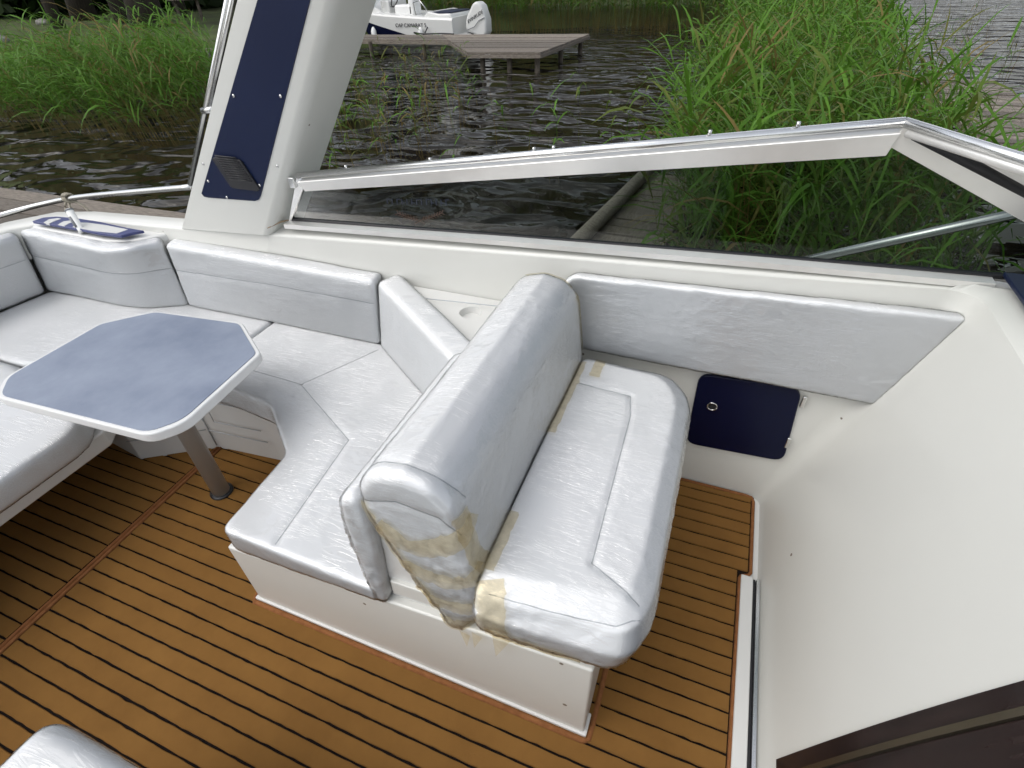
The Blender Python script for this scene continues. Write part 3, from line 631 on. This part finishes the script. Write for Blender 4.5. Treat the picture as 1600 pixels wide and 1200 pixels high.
# seat pedestal, sofa base, upright between the seats
pt = lambda p: .312 + .098 * (p[0] + 1.216) / 1.166
B().prism([(-1.216, .545), (-.05, .545), (-.05, 1.6), (-1.216, 1.6)], -.011, pt).build('seat_pedestal', 'gel', cr, bevel=.008)
B().prism([(-.60, .40), (-.085, .43), (-.085, .488), (-.60, .46)], .556, 1.48, 'y').build('seat_box', 'gel', cr, bevel=.004)
B().prism([(-.618, .36), (-.385, .38), (-.47, .52), (-.56, .79), (-.597, .79)], .568, 1.5, 'y').build('seat_upright', 'gelw', cr, bevel=.005)
B().prism([(-1.225, .538), (-.042, .538), (-.042, .60), (-1.225, .60)], -.011, .016).build('pedestal_kick', 'gelw', cr, bevel=.004)
sb = B().prism([(-2.52, .30), (-2.50, .925), (-2.216, .89), (-1.93, 1.07), (-1.60, 1.10), (-1.40, 1.06), (-1.218, .90), (-1.218, 1.6), (-3.3, 1.6), (-3.3, -1.5), (-2.52, -1.5)], -.011, .312).build('sofa_base', 'gelw', cr, bevel=.006)
for (x0, y0), (x1, y1) in (((-2.21, .883), (-1.935, 1.06)), ((-1.92, 1.063), (-1.61, 1.090))):
    B().tube([(x0, y0 - .004, .105), (x1, y1 - .004, .105)], .0022, 5).build('panel_groove', 'seam', sb, True)
B().tube([(-1.93, 1.064, .0), (-1.93, 1.064, .31)], .003, 5).build('panel_groove', 'seam', sb, True)
for a_, c_ in (((-1.86, 1.064, .17), (-1.62, 1.086, .17)), ((-1.86, 1.064, .29), (-1.62, 1.086, .29)), ((-1.86, 1.064, .17), (-1.86, 1.064, .29))):
    B().tube([a_, c_], .002, 5).build('panel_groove', 'seam', sb, True)
B().prism([(-3.3, -1.5), (-2.09, -1.5), (-2.085, .78), (-2.2, .93), (-3.3, .93)], .240, .316).build('aft_seat_shelf', 'gelw', cr, bevel=.01)
# corner shelf with a cup recess between the sofa and the double seat
cs_ = B().prism([(-1.25, 1.615), (-.42, 1.615), (-.42, 1.20), (-.66, 1.20), (-.985, 1.47), (-1.2, 1.60)], .3, .70).build('corner_shelf', 'gelw', cr, bevel=.006)
c = oz(735, 488, .70)
cut = B().tube([(c[0], c[1], .675), (c[0], c[1], .72)], [.036, .046], 28).build('cut', 'gelw')
m = cs_.modifiers.new('cup', 'BOOLEAN'); m.object = cut; m.operation = 'DIFFERENCE'; m.solver = 'EXACT'
me = evaluated(cs_); cs_.modifiers.clear(); cs_.data = me; bpy.data.objects.remove(cut)
B().tube([(-1.0, 1.50, .701), (-.70, 1.245, .701)], .003, 5).build('hatch_joint', 'rubber', cs_, True)
B().tube([(-1.0, 1.50, .701), (-.5, 1.56, .701)], .002, 5).build('hatch_joint', 'seam', cs_, True)

# aft ledge with the cup tray
lg = B().prism([(-2.40, 1.61), (-2.43, 1.57), (-2.5, 1.49), (-2.62, 1.447), (-3.17, 1.46), (-3.2, 1.52), (-3.05, 1.61)], .70, .765).build('aft_ledge', 'gelw', cr, bevel=.012)
tr = [oz(x, y, .772)[:2] for x, y in ((54, 352), (72, 346), (92, 344.5), (122, 347), (160, 353), (200, 362), (228, 367), (210, 370), (192, 375), (160, 371), (120, 363), (85, 357))]
B().prism([tuple(p) for p in tr], .760, .7735).build('cup_tray', 'violet', lg, bevel=.003)
def hole(pts, name='tray_recess'): B().prism([tuple(oz(x, y, .7745)[:2]) for x, y in pts], .766, .7752).build(name, 'gelw', lg)
hole([(72, 354), (80, 349), (94, 347), (99, 348), (88, 352), (80, 356)]); hole([(94, 357.5), (103, 352), (116, 350.5), (122, 352), (112, 355), (104, 359.5)])
hole([(117, 361), (126, 354), (142, 354.3), (172, 358.8), (203, 365), (186, 371), (150, 367.3)])
# stainless rail and folded canopy pole
rp = [oy(x, y, 1.83) for x, y in ((300, 292), (200, 300.5), (120, 308.5))] + [np.array([-3.62, 1.80, .715]), np.array([-3.80, 1.70, .68]), np.array([-3.95, 1.45, .65]), np.array([-4.0, 1.1, .64])]
B().tube(arc(rp, 8), .0145, 12).build('stern_rail', 'steel', cr, True)
B().tube([(-3.97, 1.30, .64), (-3.75, 1.25, .45)], .012, 8).build('rail_stanchion', 'steel', cr, True)
pa = oy(297, 288, 1.80); pb = oy(356, 0, 1.80); pc = pa + (pb - pa) * 1.25
B().tube([pa, pc], .011, 10).build('canopy_pole', 'steel', cr, True)
pm = pa + (pb - pa) * .48
B().tube([pm + np.array([.022, 0, 0]), pc + np.array([.022, 0, 0])], .010, 10).build('canopy_pole', 'steel', cr, True)
B().tube([pm + np.array([-.02, 0, -.01]), pm + np.array([.05, 0, .0])], .015, 8).build('pole_joint', 'steel', cr, True)

# radar arch leg
Ya = lambda z: 1.600 - .05 * (z - .83)
def oarch(x, y):                       # a point of the arch's inboard face
    P = oy(x, y, 1.6)
    for _ in range(4): P = oy(x, y, Ya(P[2]))
    return P
Lb, Lt, Rb, Rt = oarch(281, 352), oarch(364, 0), oarch(421, 364), oarch(521, 0)
ext = lambda a, b, k: a + (b - a) * k
rows = []
for k in (-.02, .25, .5, .75, 1.0, 1.35):
    l, r = ext(Lb, Lt, k), ext(Rb, Rt, k); dpt = .19; n_ = 5; row = [l + np.array([0, dpt, 0]), l + np.array([0.0, .02, 0]), l + np.array([.018, 0, 0]), r - np.array([.035, 0, 0]), r + np.array([-.008, .012, 0]), r + np.array([.004, .045, 0]), r + np.array([.028, dpt, 0])]
    rows.append(row)
ar = B().grid(rows, True); ar.f.append(tuple(range(7))); ar.f.append(tuple(range(35, 42))); ar = ar.build('radar_arch', 'gel', cr, True)
ar.data.polygons.foreach_set('use_smooth', [True] * len(ar.data.polygons)); m = ar.modifiers.new('e', 'EDGE_SPLIT'); m.split_angle = R(50)
def on_arch(pts, off, name, mat, thick=.006, bev=.0):
    P = [oarch(x, y) for x, y in pts]; n = len(P); o = np.array([0, -1, -.05]); o /= np.linalg.norm(o)
    return B().add([p + o * off for p in P] + [p + o * (off - thick) for p in P], [tuple(range(n)), tuple(range(n, 2 * n))] + [(i, (i + 1) % n, n + (i + 1) % n, n + i) for i in range(n)]).build(name, mat, ar, bevel=bev)
on_arch([(319, 309), (323, 314), (330, 315.5), (402, 321), (408, 319), (411, 313), (497, -20), (417, -20)], .005, 'navy_panel', 'navy')
ve = on_arch([(338, 255), (342, 252), (378, 256), (383, 259), (411, 301), (408, 305), (370, 300), (366, 297)], .014, 'speaker_vent', 'vent', .009, .002)
for k in range(11):
    t = (k + .8) / 12; a = oarch(343 + 27 * t, 255 + 43 * t); b_ = oarch(379 + 29 * t, 259 + 43 * t)
    B().tube([a + np.array([.006, -.0155, 0]), b_ + np.array([-.006, -.0155, 0])], .0028, 5).build('slat', 'vent', ve, True)
for x, y in ((370, 159), (443, 160), (321, 264), (436, 268), (330, 290), (410, 297), (359, 315)):
    c = oarch(x, y); off = .0052 if (x, y) not in ((321, 264), (436, 268)) else 0
    B().tube([c + np.array([0, -off, 0]), c + np.array([0, -off - .003, 0])], [.0068, .005], 10).build('screw', 'steel', ar, True)
sp = [oarch(421, 364.5), oarch(426, 361) + np.array([.01, .05, 0]), oy(452, 352, 1.668), oy(458, 351, 1.67)]
B().tube([p + np.array([0, -.003, .003]) for p in sp], [.0015, .0035, .003, .001], 6).build('rusty_sealant', 'stain', ar, True)

# windscreen
Yw = lambda z, x: 1.668 - .25 * (z - zt(x) - .03)
def ow(x, y):
    P = oy(x, y, 1.66)
    for _ in range(6): P = oy(x, y, Yw(P[2], P[0]))
    return P
def bar(pts_out, pts_in, name, mat, parent, t0=.016, t1=-.016):
    """flat frame member between two edge lines, with thickness across the glass"""
    V = []; n = len(pts_out); o = np.array([0, -1, -.25]); o /= np.linalg.norm(o)
    for off in (t0, t1): V += [p + o * off for p in pts_out] + [p + o * off for p in pts_in]
    F = []
    for i in range(n - 1): F += [(i, i + 1, n + i + 1, n + i), (2 * n + i, 2 * n + i + 1, 3 * n + i + 1, 3 * n + i), (i, i + 1, 2 * n + i + 1, 2 * n + i), (n + i, n + i + 1, 3 * n + i + 1, 3 * n + i)]
    F += [(0, n, 3 * n, 2 * n), (n - 1, 2 * n - 1, 4 * n - 1, 3 * n - 1)]
    return B().add(V, F).build(name, mat, parent, bevel=.003)
Tl, Tp = ow(468, 281), ow(1408, 203); Il, Ip = ow(480, 296), ow(1384, 239)
Pd_o, Pd_i = ow(1640, 335), ow(1640, 382)         # front post, outer and inner edge
Bl, Br = ow(457, 351), ow(1640, 449)
ws = bar([Tl, (Tl + Tp) / 2, Tp], [Il, (Il + Ip) / 2, Ip], 'windscreen_frame', 'alus', cr)
bar([Tp, Pd_o + (Pd_o - Tp) * .6], [Ip, Pd_i + (Pd_i - Ip) * .6], 'front_post', 'alus', ws, .014, -.014)
bar([Tl, ow(455, 352)], [Il, ow(459.5, 351)], 'rear_post', 'alu', ws, .013, -.013)
bar([ow(459, 347.5), ow(1000, 391), ow(1640, 446)], [ow(458, 352), ow(1000, 395), ow(1640, 452)], 'seal', 'rubber', ws, .008, -.008)
B().grid([[p + np.array([0, dy, dz]) for dy, dz in ((-.050, -.012), (-.050, .006), (.012, .008), (.012, -.012))] for p in (ow(458, 353), ow(800, 379), ow(1200, 413), ow(1540, 444))], True).build('sill_strip', 'alus', ws)
tpr = [Tl + np.array([-.0, -.004, -.003]), (Tl + Tp) / 2 + np.array([0, -.004, -.002]), Tp + np.array([.0, -.004, -.003])]
B().tube(tpr, .0120, 12).build('top_rail', 'alu', ws, True)
Fr = [Tp + np.array([0, -.004, -.003]), oz(1600, 268, 1.335), oz(1700, 306, 1.33)]
B().tube(Fr, .0115, 12).build('front_top_rail', 'alu', ws, True)
B().tube([p + np.array([.012, -.006, -.020]) for p in Fr], .0105, 10).build('front_inner_rail', 'alus', ws, True)
ptop = [(480, 296), (700, 280.5), (940, 266), (1180, 251.5), (1384, 239), (1500, 304), (1640, 382), (1735, 436)]; pbot = [(458, 351), (690, 369), (930, 388.5), (1160, 409), (1330, 424), (1480, 437), (1620, 449.5), (1740, 460)]
pane = B().grid([[ow(*p) + (ow(*r) - ow(*p)) * k / 4 for p, r in zip(ptop, pbot)] for k in range(5)]).build('side_glass', 'glass', ws, True)
po = Pd_o + (Pd_o - Tp) * .6
fg = B().add([Tp + np.array([.01, 0, -.02]), Fr[1] + np.array([0, 0, -.02]), Fr[2] + np.array([0, 0, -.02]), (1.55, .55, 1.0), (1.38, 1.2, 1.0), po], [(0, 1, 2, 3, 4, 5)]).build('front_glass', 'glass', ws)
B().tube([Tp + np.array([.03, -.004, -.03]), po + np.array([.015, -.01, .0])], .011, 6).build('corner_gasket', 'rubber', ws, True)
br_ = ow(463, 291); B().box(br_ - np.array([.016, .02, .022]), br_ + np.array([.012, -.002, .018])).build('bracket', 'alu', ws, bevel=.003)
for x, y in ((545, 277), (675, 267), (835, 253), (865, 251), (1105, 230), (1240, 219)):
    c = ow(x, y); B().tube([c + np.array([0, -.004, .012]), c + np.array([0, -.004, .024])], [.006, .005], 8).build('snap_stud', 'steel', ws, True)
navb = B().box((.745, 1.40, .992), (1.5, 1.655, 1.004)).build('navy_base_strip', 'navy', ws, bevel=.003)
sa, sb2 = oy(1225, 414, 1.99), oy(1600, 331, 1.99)
B().tube([sa - (sb2 - sa) * .1, sb2 + (sb2 - sa) * .6], .016, 10).build('side_deck_handrail', 'steel', cr, True)
# faded decal on the glass: two laurel sprays under a row of short blue strokes, seen from behind
o_ = np.array([0, -1, -.25]) / 1.03 * .004
def dq(x, y): return ow(x, y) + o_
def stroke(b, a, c, wd):
    a, c = dq(*a), dq(*c); d = c - a; s = np.cross(d, np.array([0, -1, -.25])); s *= wd / (np.linalg.norm(s) + 1e-9)
    b.add([a - s, c - s, c + s, a + s], [(0, 1, 2, 3)])
lb = B()
for s in (-1, 1):
    prev = (658 + s * -8, 357)
    for k in range(1, 9):
        x = 658 + s * (4.2 * k); y = 351 - .85 * k - .10 * k * k * .6; stroke(lb, prev, (x, y), .0012); prev = (x, y)
        stroke(lb, (x, y), (x + s * 2.5, y - 5.0), .0016); stroke(lb, (x, y), (x + s * 4.5, y + 2.6), .0014)
lb.build('laurel_decal', 'decal', ws)
sb3 = B()
for k in range(13):
    x = 607 + k * 7.6
    stroke(sb3, (x, 318 + .1 * k), (x + .6, 326 + .45 * k * .5), .0022)
    if k % 3 != 1: stroke(sb3, (x, 318.5 + .1 * k + (k % 2) * 5), (x + 5, 318.6 + .1 * k + (k % 2) * 5.4), .002)
sb3.build('lettering_decal', 'decalb', ws)

# ================================================================== CARPET
def carpet(label, left, right, y0, y1, phase, pitch=.05428):
    root = tag(empty('carpet_mat', (0, y0, 0)), label, 'carpet')
    ys = np.linspace(y0, y1, 40)
    edge = [(left(y), y) for y in ys] + [(right(y), y) for y in ys[::-1]]
    B().prism(edge, -.0115, -.0005).build('backing', 'black', root)
    k0 = int(math.floor((y0 - phase) / pitch)); k = k0
    while phase + k * pitch < y1:
        a, c = phase + k * pitch + .0029, phase + (k + 1) * pitch - .0029; k += 1
        a, c = max(a, y0 + .008), min(c, y1 - .008)
        if c - a < .012: continue
        q = np.random.default_rng(k + 900); ym = (a + c) / 2; xl, xr = left(ym) + .012, right(ym) - .012; n = max(8, int((xr - xl) / .022)); X = np.linspace(xl, xr, n)
        e0 = a + .0006 * q.normal(size=n) + .0008 * np.sin(X * 4 + k); e1 = c + .0006 * q.normal(size=n) + .0008 * np.sin(X * 4 + k + 1)
        zz = .0045 + .0006 * q.normal()
        rows = [[(x, y, -.0004) for x, y in zip(X, e0)], [(x, y + .0015, zz) for x, y in zip(X, e0)], [(x, y - .0015, zz) for x, y in zip(X, e1)], [(x, y, -.0004) for x, y in zip(X, e1)]]
        B().grid(rows).build('strip', 'carpet', root)
    return root
seamx = lambda y: -1.898 - .029 * (y - .116) / .943
rightx = lambda y: .372 if y > 1.218 else .337
cm = carpet('brown teak-look carpet with black stripes around the seats', lambda y: seamx(y) + .008, rightx, -1.2, 1.592, .0381)
cm2 = carpet('brown teak-look carpet with black stripes under and left of the table', lambda y: -2.55, lambda y: seamx(y) - .008, -1.2, 1.10, .022)
def binding(par, pts, r=.008): B().tube([(x, y, z) for x, y, z in pts], r, 6).build('binding', 'piping', par, True)
binding(cm, [(seamx(y) + .008, y, .001) for y in np.linspace(-1.2, 1.07, 12)]); binding(cm2, [(seamx(y) - .009, y, .001) for y in np.linspace(-1.2, 1.07, 12)])
binding(cm, [(.334, -1.2, .001), (.335, 1.200, .001), (.340, 1.212, .001), (.362, 1.222, .001), (.370, 1.235, .001), (.370, 1.57, .001), (.362, 1.588, .001), (.34, 1.592, .001), (-.1, 1.592, .001)], .0065)
binding(cm, [(-1.234, .90, .001), (-1.234, .545, .001), (-1.225, .53, .001), (-.6, .529, .001), (-.05, .529, .001), (-.034, .536, .001), (-.032, .60, .001), (-.032, 1.58, .001)], .0095)

# ================================================================== TABLE
zt_ = .70
tp = [oz(x, y, zt_)[:2] for x, y in ((155, 505), (243, 485.5), (379, 504), (408, 552), (289, 660), (231, 681))] + [np.array([-1.985, .560]), np.array([-2.068, .635])]
tp = rounded([tuple(p) for p in tp], [.02, .02, .022, .02, .035, .035, .03, .03], 4); cen = np.mean(np.array(tp), 0)
inner = [tuple(cen + (np.array(p) - cen) * .962) for p in tp]
tb = tag(empty('cockpit_table', (-1.71, .868, 0)), 'blue-grey cockpit table with pale edging on a single grey leg', 'table')
B().prism(tp, zt_ - .034, zt_).build('edging', 'rim', tb, bevel=.006, seg=3)
B().prism(inner, zt_ - .01, zt_ + .0022).build('table_top', 'table', tb, bevel=.001)
B().tube([(-1.71, .868, -.01), (-1.71, .868, .655), (-1.71, .868, .667)], [.034, .034, .06], 20).build('leg', 'leg', tb, True)
B().tube([(-1.71, .868, .0), (-1.71, .868, .012), (-1.71, .868, .014)], [.046, .046, .036], 20).build('floor_socket', 'vent', tb, True)

# ================================================================== CUSHIONS
z42 = .425
def pz(pts, z): return [np.append(oz(x, y, z)[:2], z) for x, y in pts]
arm = cushion('seat_cushion', 'wrapped pale sofa seat cushion with a curved inner edge beside the double seat', 'cushion',
    B().prism(rounded([(-1.185, .540), (-.640, .535), (-.640, 1.12), (-.93, 1.34), (-1.25, 1.545), (-1.85, 1.55), (-1.85, 1.075), (-1.66, 1.068), (-1.44, 1.045), (-1.205, .86)], [.03, .01, .01, .01, .01, .01, .01, .03, .03, .03]), lambda p: .318 + .05 * (p[0] + 1.2) / .6 if p[0] > -1.2 else .316, z42),
    'sofa seat cushions', .032, .008, .010, .004, True,
    [pz([(470, 600), (545, 688), (430, 850)], z42), pz([(365, 578), (395, 578), (470, 600)], z42), pz([(470, 600), (592, 545)], z42)], 1)
side = cushion('seat_cushion', 'pale seat cushion in the aft corner behind the table', 'cushion',
    B().prism(rounded([(-1.858, 1.075), (-1.858, 1.55), (-2.4, 1.545), (-2.72, 1.44), (-3.24, 1.41), (-3.27, 1.1), (-3.2, .90), (-2.72, .895), (-2.3, .93), (-2.1, 1.04)], .02), .318, z42),
    'sofa seat cushions', .03, .012, .008, .003, True, [], 2, fcrease=.004)
aft = cushion('seat_cushion', 'white seat cushion at the left edge in front of the table', 'cushion',
    B().prism(rounded([(-2.035, -1.4), (-2.025, .70), (-2.2, .86), (-2.70, .885), (-3.2, .885), (-3.3, -1.4)], [.02, .06, .06, .02, .02, .02]), .318, z42 + .004),
    'sofa seat cushions', .032, .014, .008, .003, True, [], 3, fcrease=.004)
fgc = cushion('seat_cushion', 'white cushion corner at the bottom left of the picture', 'cushion',
    B().prism(rounded([(-1.105, .022), (-.25, .028), (-.25, -.6), (-1.13, -.6)], .05), .36, .505), None, .035, .012, .01, .004, True, [], 4)
tag(B().prism([(-1.06, -.02), (-.3, -.02), (-.3, -.58), (-1.06, -.58)], -.011, .362).build('helm_seat_box', 'gel', cr, bevel=.01))
def loft(stations):
    """closed body from rings of equal length"""
    b = B().grid(stations, True); n = len(stations[0]); b.f.append(tuple(range(n))); b.f.append(tuple(range((len(stations) - 1) * n, len(stations) * n))); return b
def back(bot, top, tb_, tt, zb=.418):
    """backrest from front-bottom and front-top plan lines; tb_, tt thickness at bottom and top"""
    st = []
    bot = [np.array(p, float) for p in bot]; top = [np.array(p, float) for p in top]
    for i in range(len(bot)):
        j0, j1 = max(i - 1, 0), min(i + 1, len(bot) - 1); d = bot[j1][:2] - bot[j0][:2]; d /= np.linalg.norm(d); nn = np.array([-d[1], d[0]])
        if nn[1] < 0 and abs(nn[1]) > .3: nn = -nn
        d2 = top[j1][:2] - top[j0][:2]; d2 /= np.linalg.norm(d2); n2 = np.array([-d2[1], d2[0]])
        if n2 @ nn < 0: n2 = -n2
        z0 = zb; z1 = top[i][2]
        st.append([(*bot[i][:2], z0), (*top[i][:2], z1), (*(top[i][:2] + n2 * tt), z1 + .012), (*(bot[i][:2] + nn * tb_), z0)])
    return loft(st)
lerp = lambda a, b, t: tuple(np.array(a) + (np.array(b) - np.array(a)) * t)
d1 = cushion('back_cushion', 'long wrapped back cushion below the foot of the white arch', 'cushion',
    back([(-2.375, 1.515), (-1.80, 1.525), (-1.262, 1.53)], [(-2.385, 1.545, .735), (-1.80, 1.545, .735), (-1.232, 1.545, .728)], .07, .075), 'sofa back cushions', .016, .010, .006, .003, True,
    [[oy(262, 421, 1.53), oy(420, 446, 1.53), oy(584, 477, 1.53)]], 5, 4, fcrease=.004)
botc = arc([(-2.372, 1.520), (-2.47, 1.465), (-2.58, 1.42), (-2.72, 1.405), (-2.95, 1.40), (-3.262, 1.392)], 4); topc = arc([(-2.388, 1.545), (-2.425, 1.50), (-2.47, 1.435), (-2.58, 1.392), (-2.82, 1.402), (-3.24, 1.425)], 4)
d2 = cushion('back_cushion', 'curved corner back cushion in front of the navy cup tray', 'cushion',
    back([(p[0], p[1]) for p in botc], [(p[0], p[1], .748) for p in topc], .06, .085), 'sofa back cushions', .014, .011, .004, .002, True,
    [[np.append((np.array(b_) * .42 + np.array(t_) * .58)[:2], .62) for b_, t_ in zip(botc, topc)]], 6, 4, fcrease=.003)
d3 = cushion('back_cushion', 'stern back cushion at the left edge of the picture', 'cushion',
    loft([[(-3.228, 1.375, .42), (-3.19, 1.395, .74), (-3.27, 1.42, .75), (-3.30, 1.40, .42)], [(-3.255, 1.15, .42), (-3.22, 1.15, .74), (-3.31, 1.15, .75), (-3.33, 1.15, .42)], [(-3.30, -1.3, .42), (-3.28, -1.3, .73), (-3.38, -1.3, .74), (-3.39, -1.3, .42)]]),
    'sofa back cushions', .016, .014, .004, .002, True, [[(-3.22, 1.37, .62), (-3.235, 1.15, .62), (-3.27, .6, .61)]], 7, 4, fcrease=.003)
d4 = cushion('back_cushion', 'diagonal back cushion running behind the double seat backrest', 'cushion',
    back([(-1.252, 1.52), (-.94, 1.305), (-.60, 1.06)], [(-1.225, 1.56, .725), (-.90, 1.33, .722), (-.58, 1.09, .72)], .07, .10), 'sofa back cushions', .014, .010, .004, .002, True, [], 8, 4, fcrease=.003)
fcu = cushion('back_cushion', 'thin wrapped aft-facing cushion hanging on the back of the double seat', 'cushion',
    B().prism([(-.668, .70), (-.655, .79), (-.625, .815), (-.600, .80), (-.592, .72), (-.618, .36), (-.664, .36)], .538, 1.12, 'y'), None, .014, .009, .004, .004, True, [], 9, 4, fcrease=.008, crumple=lambda P: 2.2 * np.clip((.58 - P[:, 1]) / .04, 0, 1))
A = cushion('seat_cushion', 'thick film-wrapped seat cushion of the forward-facing double seat', 'cushion',
    loft([[(x_, y_, z_) for x_, y_, z_ in ring] for ring in (
        [(*p, .478) for p in rounded([(-.335, .515), (.005, .532), (.045, .64), (.045, 1.38), (-.02, 1.47), (-.335, 1.48)], [.02, .05, .06, .08, .06, .02])],
        [(*p, .555) for p in rounded([(-.335, .508), (.018, .528), (.055, .62), (.055, 1.38), (-.02, 1.485), (-.335, 1.49)], [.02, .06, .06, .1, .08, .02])],
        [(*p, .61) for p in rounded([(-.335, .53), (.018, .565), (.045, .66), (.042, 1.36), (-.03, 1.47), (-.335, 1.48)], [.02, .06, .06, .1, .08, .02])],
        [(*p, .632) for p in rounded([(-.335, .58), (-.01, .62), (.0, .70), (.0, 1.33), (-.06, 1.43), (-.335, 1.44)], [.02, .05, .05, .08, .06, .02])])]),
    None, .01, .007, .011, .006, True, [pz([(985, 618), (985, 650), (925, 880)], .63), pz([(905, 598), (985, 618)], .63), pz([(925, 880), (1003, 945)], .63), [(-.30, .535, .615), (-.13, .545, .615), (-.02, .565, .61), (.015, .60, .60)]], 10, 5, fcrease=.007, crumple=lambda P: 2.2 * np.clip((.56 - P[:, 1]) / .05, 0, 1) * np.clip((-.12 - P[:, 0]) / .1, 0, 1))
Bk = cushion('back_cushion', 'tall wedge back cushion of the double seat, film taped at its near end', 'cushion',
    B().prism([(-.600, .775), (-.596, .85), (-.555, .905), (-.48, .925), (-.41, .91), (-.365, .86), (-.338, .62), (-.345, .45), (-.40, .345), (-.44, .37), (-.50, .50)], .545, 1.475, 'y'),
    None, .03, .007, .008, .004, True, [[(-.598, .60, .81), (-.56, .585, .90), (-.48, .582, .925), (-.40, .585, .905), (-.358, .60, .85)], [(-.60, .548, .80), (-.50, .54, .84), (-.40, .54, .83), (-.35, .548, .78)]], 11, 5, fcrease=.007, crumple=lambda P: 3.0 * np.clip((.60 - P[:, 1]) / .05, 0, 1) * np.clip((.80 - P[:, 2]) / .08, 0, 1))
E_ = cushion('side_pad', 'long padded side panel under the windscreen, slanted at its front end', 'cushion',
    B().prism(rounded([tuple(oy(x, y, 1.59)[[0, 2]]) for x, y in ((884, 436), (900, 427), (1511, 491), (1366, 627), (911, 541))], [.01, .01, .008, .008, .01]), 1.566, 1.606, 'y'), None, .014, .008, .005, .005, True, [], 12, 4, fcrease=.006)
# yellowed tape holding the film
tape(Bk, [(-.36, .60, .80), (-.38, .545, .76), (-.48, .54, .70), (-.56, .545, .75)], .055, 1)
tape(Bk, [(-.335, .58, .66), (-.36, .545, .63), (-.44, .54, .60), (-.53, .545, .62)], .05, 2)
tape(Bk, [(-.335, .57, .52), (-.38, .545, .50), (-.44, .54, .49), (-.50, .55, .52)], .045, 3)
tape(Bk, [(-.345, .56, .44), (-.40, .545, .40), (-.45, .548, .41)], .06, 4)
tape(Bk, [(-.585, .56, .80), (-.55, .545, .70), (-.50, .545, .58), (-.45, .545, .45)], .03, 5)
tape(Bk, [(-.355, .56, .84), (-.338, .57, .70), (-.335, .60, .62)], .05, 6)
tape(Bk, [(-.37, 1.46, .87), (-.35, 1.475, .78), (-.34, 1.47, .66)], .05, 7)
tape(Bk, [(-.55, 1.47, .90), (-.45, 1.475, .91), (-.39, 1.475, .88)], .04, 8)
tape(A, [(-.31, .56, .63), (-.29, .525, .58), (-.28, .515, .50)], .07, 9)
tape(A, [(-.31, .53, .50), (-.20, .52, .49), (-.08, .53, .485)], .05, 11)
tape(A, [(-.32, .75, .632), (-.32, .66, .632), (-.32, .58, .63)], .03, 13)
tape(A, [(-.325, 1.42, .63), (-.325, 1.2, .632), (-.325, 1.05, .632)], .03, 14)
tape(A, [(-.27, 1.46, .61), (-.27, 1.40, .63), (-.27, 1.35, .63)], .035, 15)
def flap(par, a, b_, c): B().add([a, b_, c, lerp(a, b_, .5)], [(0, 3, 2), (3, 1, 2)]).build('loose_tape_end', 'tape', par)
flap(A, (-.36, .535, .40), (-.33, .532, .395), (-.355, .528, .33)); flap(A, (-.30, .53, .45), (-.25, .525, .45), (-.29, .52, .35)); flap(Bk, (-.40, .54, .37), (-.37, .54, .36), (-.378, .53, .315))
# scuffs: hand shower and rope on the stern
hsn = tag(empty('hand_shower', (-2.85, 1.50, .772)), 'white hand shower handle standing in the navy cup tray', 'shower head')
h0 = oz(129, 363, .775); h1 = oy(107, 327, h0[1] + .03)
B().tube([h0, h0 + (h1 - h0) * .12, h0 + (h1 - h0) * .9, h1], [.017, .0135, .0165, .013], 12).build('handle', 'white', hsn, True)
B().tube([h0 + (h1 - h0) * .28 + np.array([.004, -.013, 0]), h0 + (h1 - h0) * .72 + np.array([.004, -.016, 0])], .007, 8).build('trigger', 'grey', hsn, True)
B().tube([h0 + (h1 - h0) * .92, h0 + (h1 - h0) * .97], .0185, 12).build('collar', 'grey', hsn, True)
kn = np.array(oy(106, 309, 1.83)); pts = [kn + np.array([.018 * math.cos(t) * .4 + .012 * (t / 6.28 - 1), .022 * math.cos(t), .022 * math.sin(t)]) for t in np.linspace(0, 18.8, 40)]
rpn = tag(empty('rope_lashing', tuple(kn)), 'old rope lashing knotted round the stern rail', 'rope')
B().tube(pts, .0065, 6).build('knot', 'rope', rpn, True)
B().tube(arc([kn, kn + np.array([-.02, -.03, -.05]), kn + np.array([-.015, -.04, -.13])], 5), .0065, 6).build('rope_tail', 'rope', rpn, True)
B().tube(arc([kn, kn + np.array([.012, -.03, -.07]), kn + np.array([.0, -.04, -.13])], 5), .0065, 6).build('rope_tail', 'rope', rpn, True)
B().tube(arc([kn, kn + np.array([.09, .01, -.05]), kn + np.array([.15, .0, -.16])], 5), .0065, 6).build('rope_tail', 'rope', rpn, True)
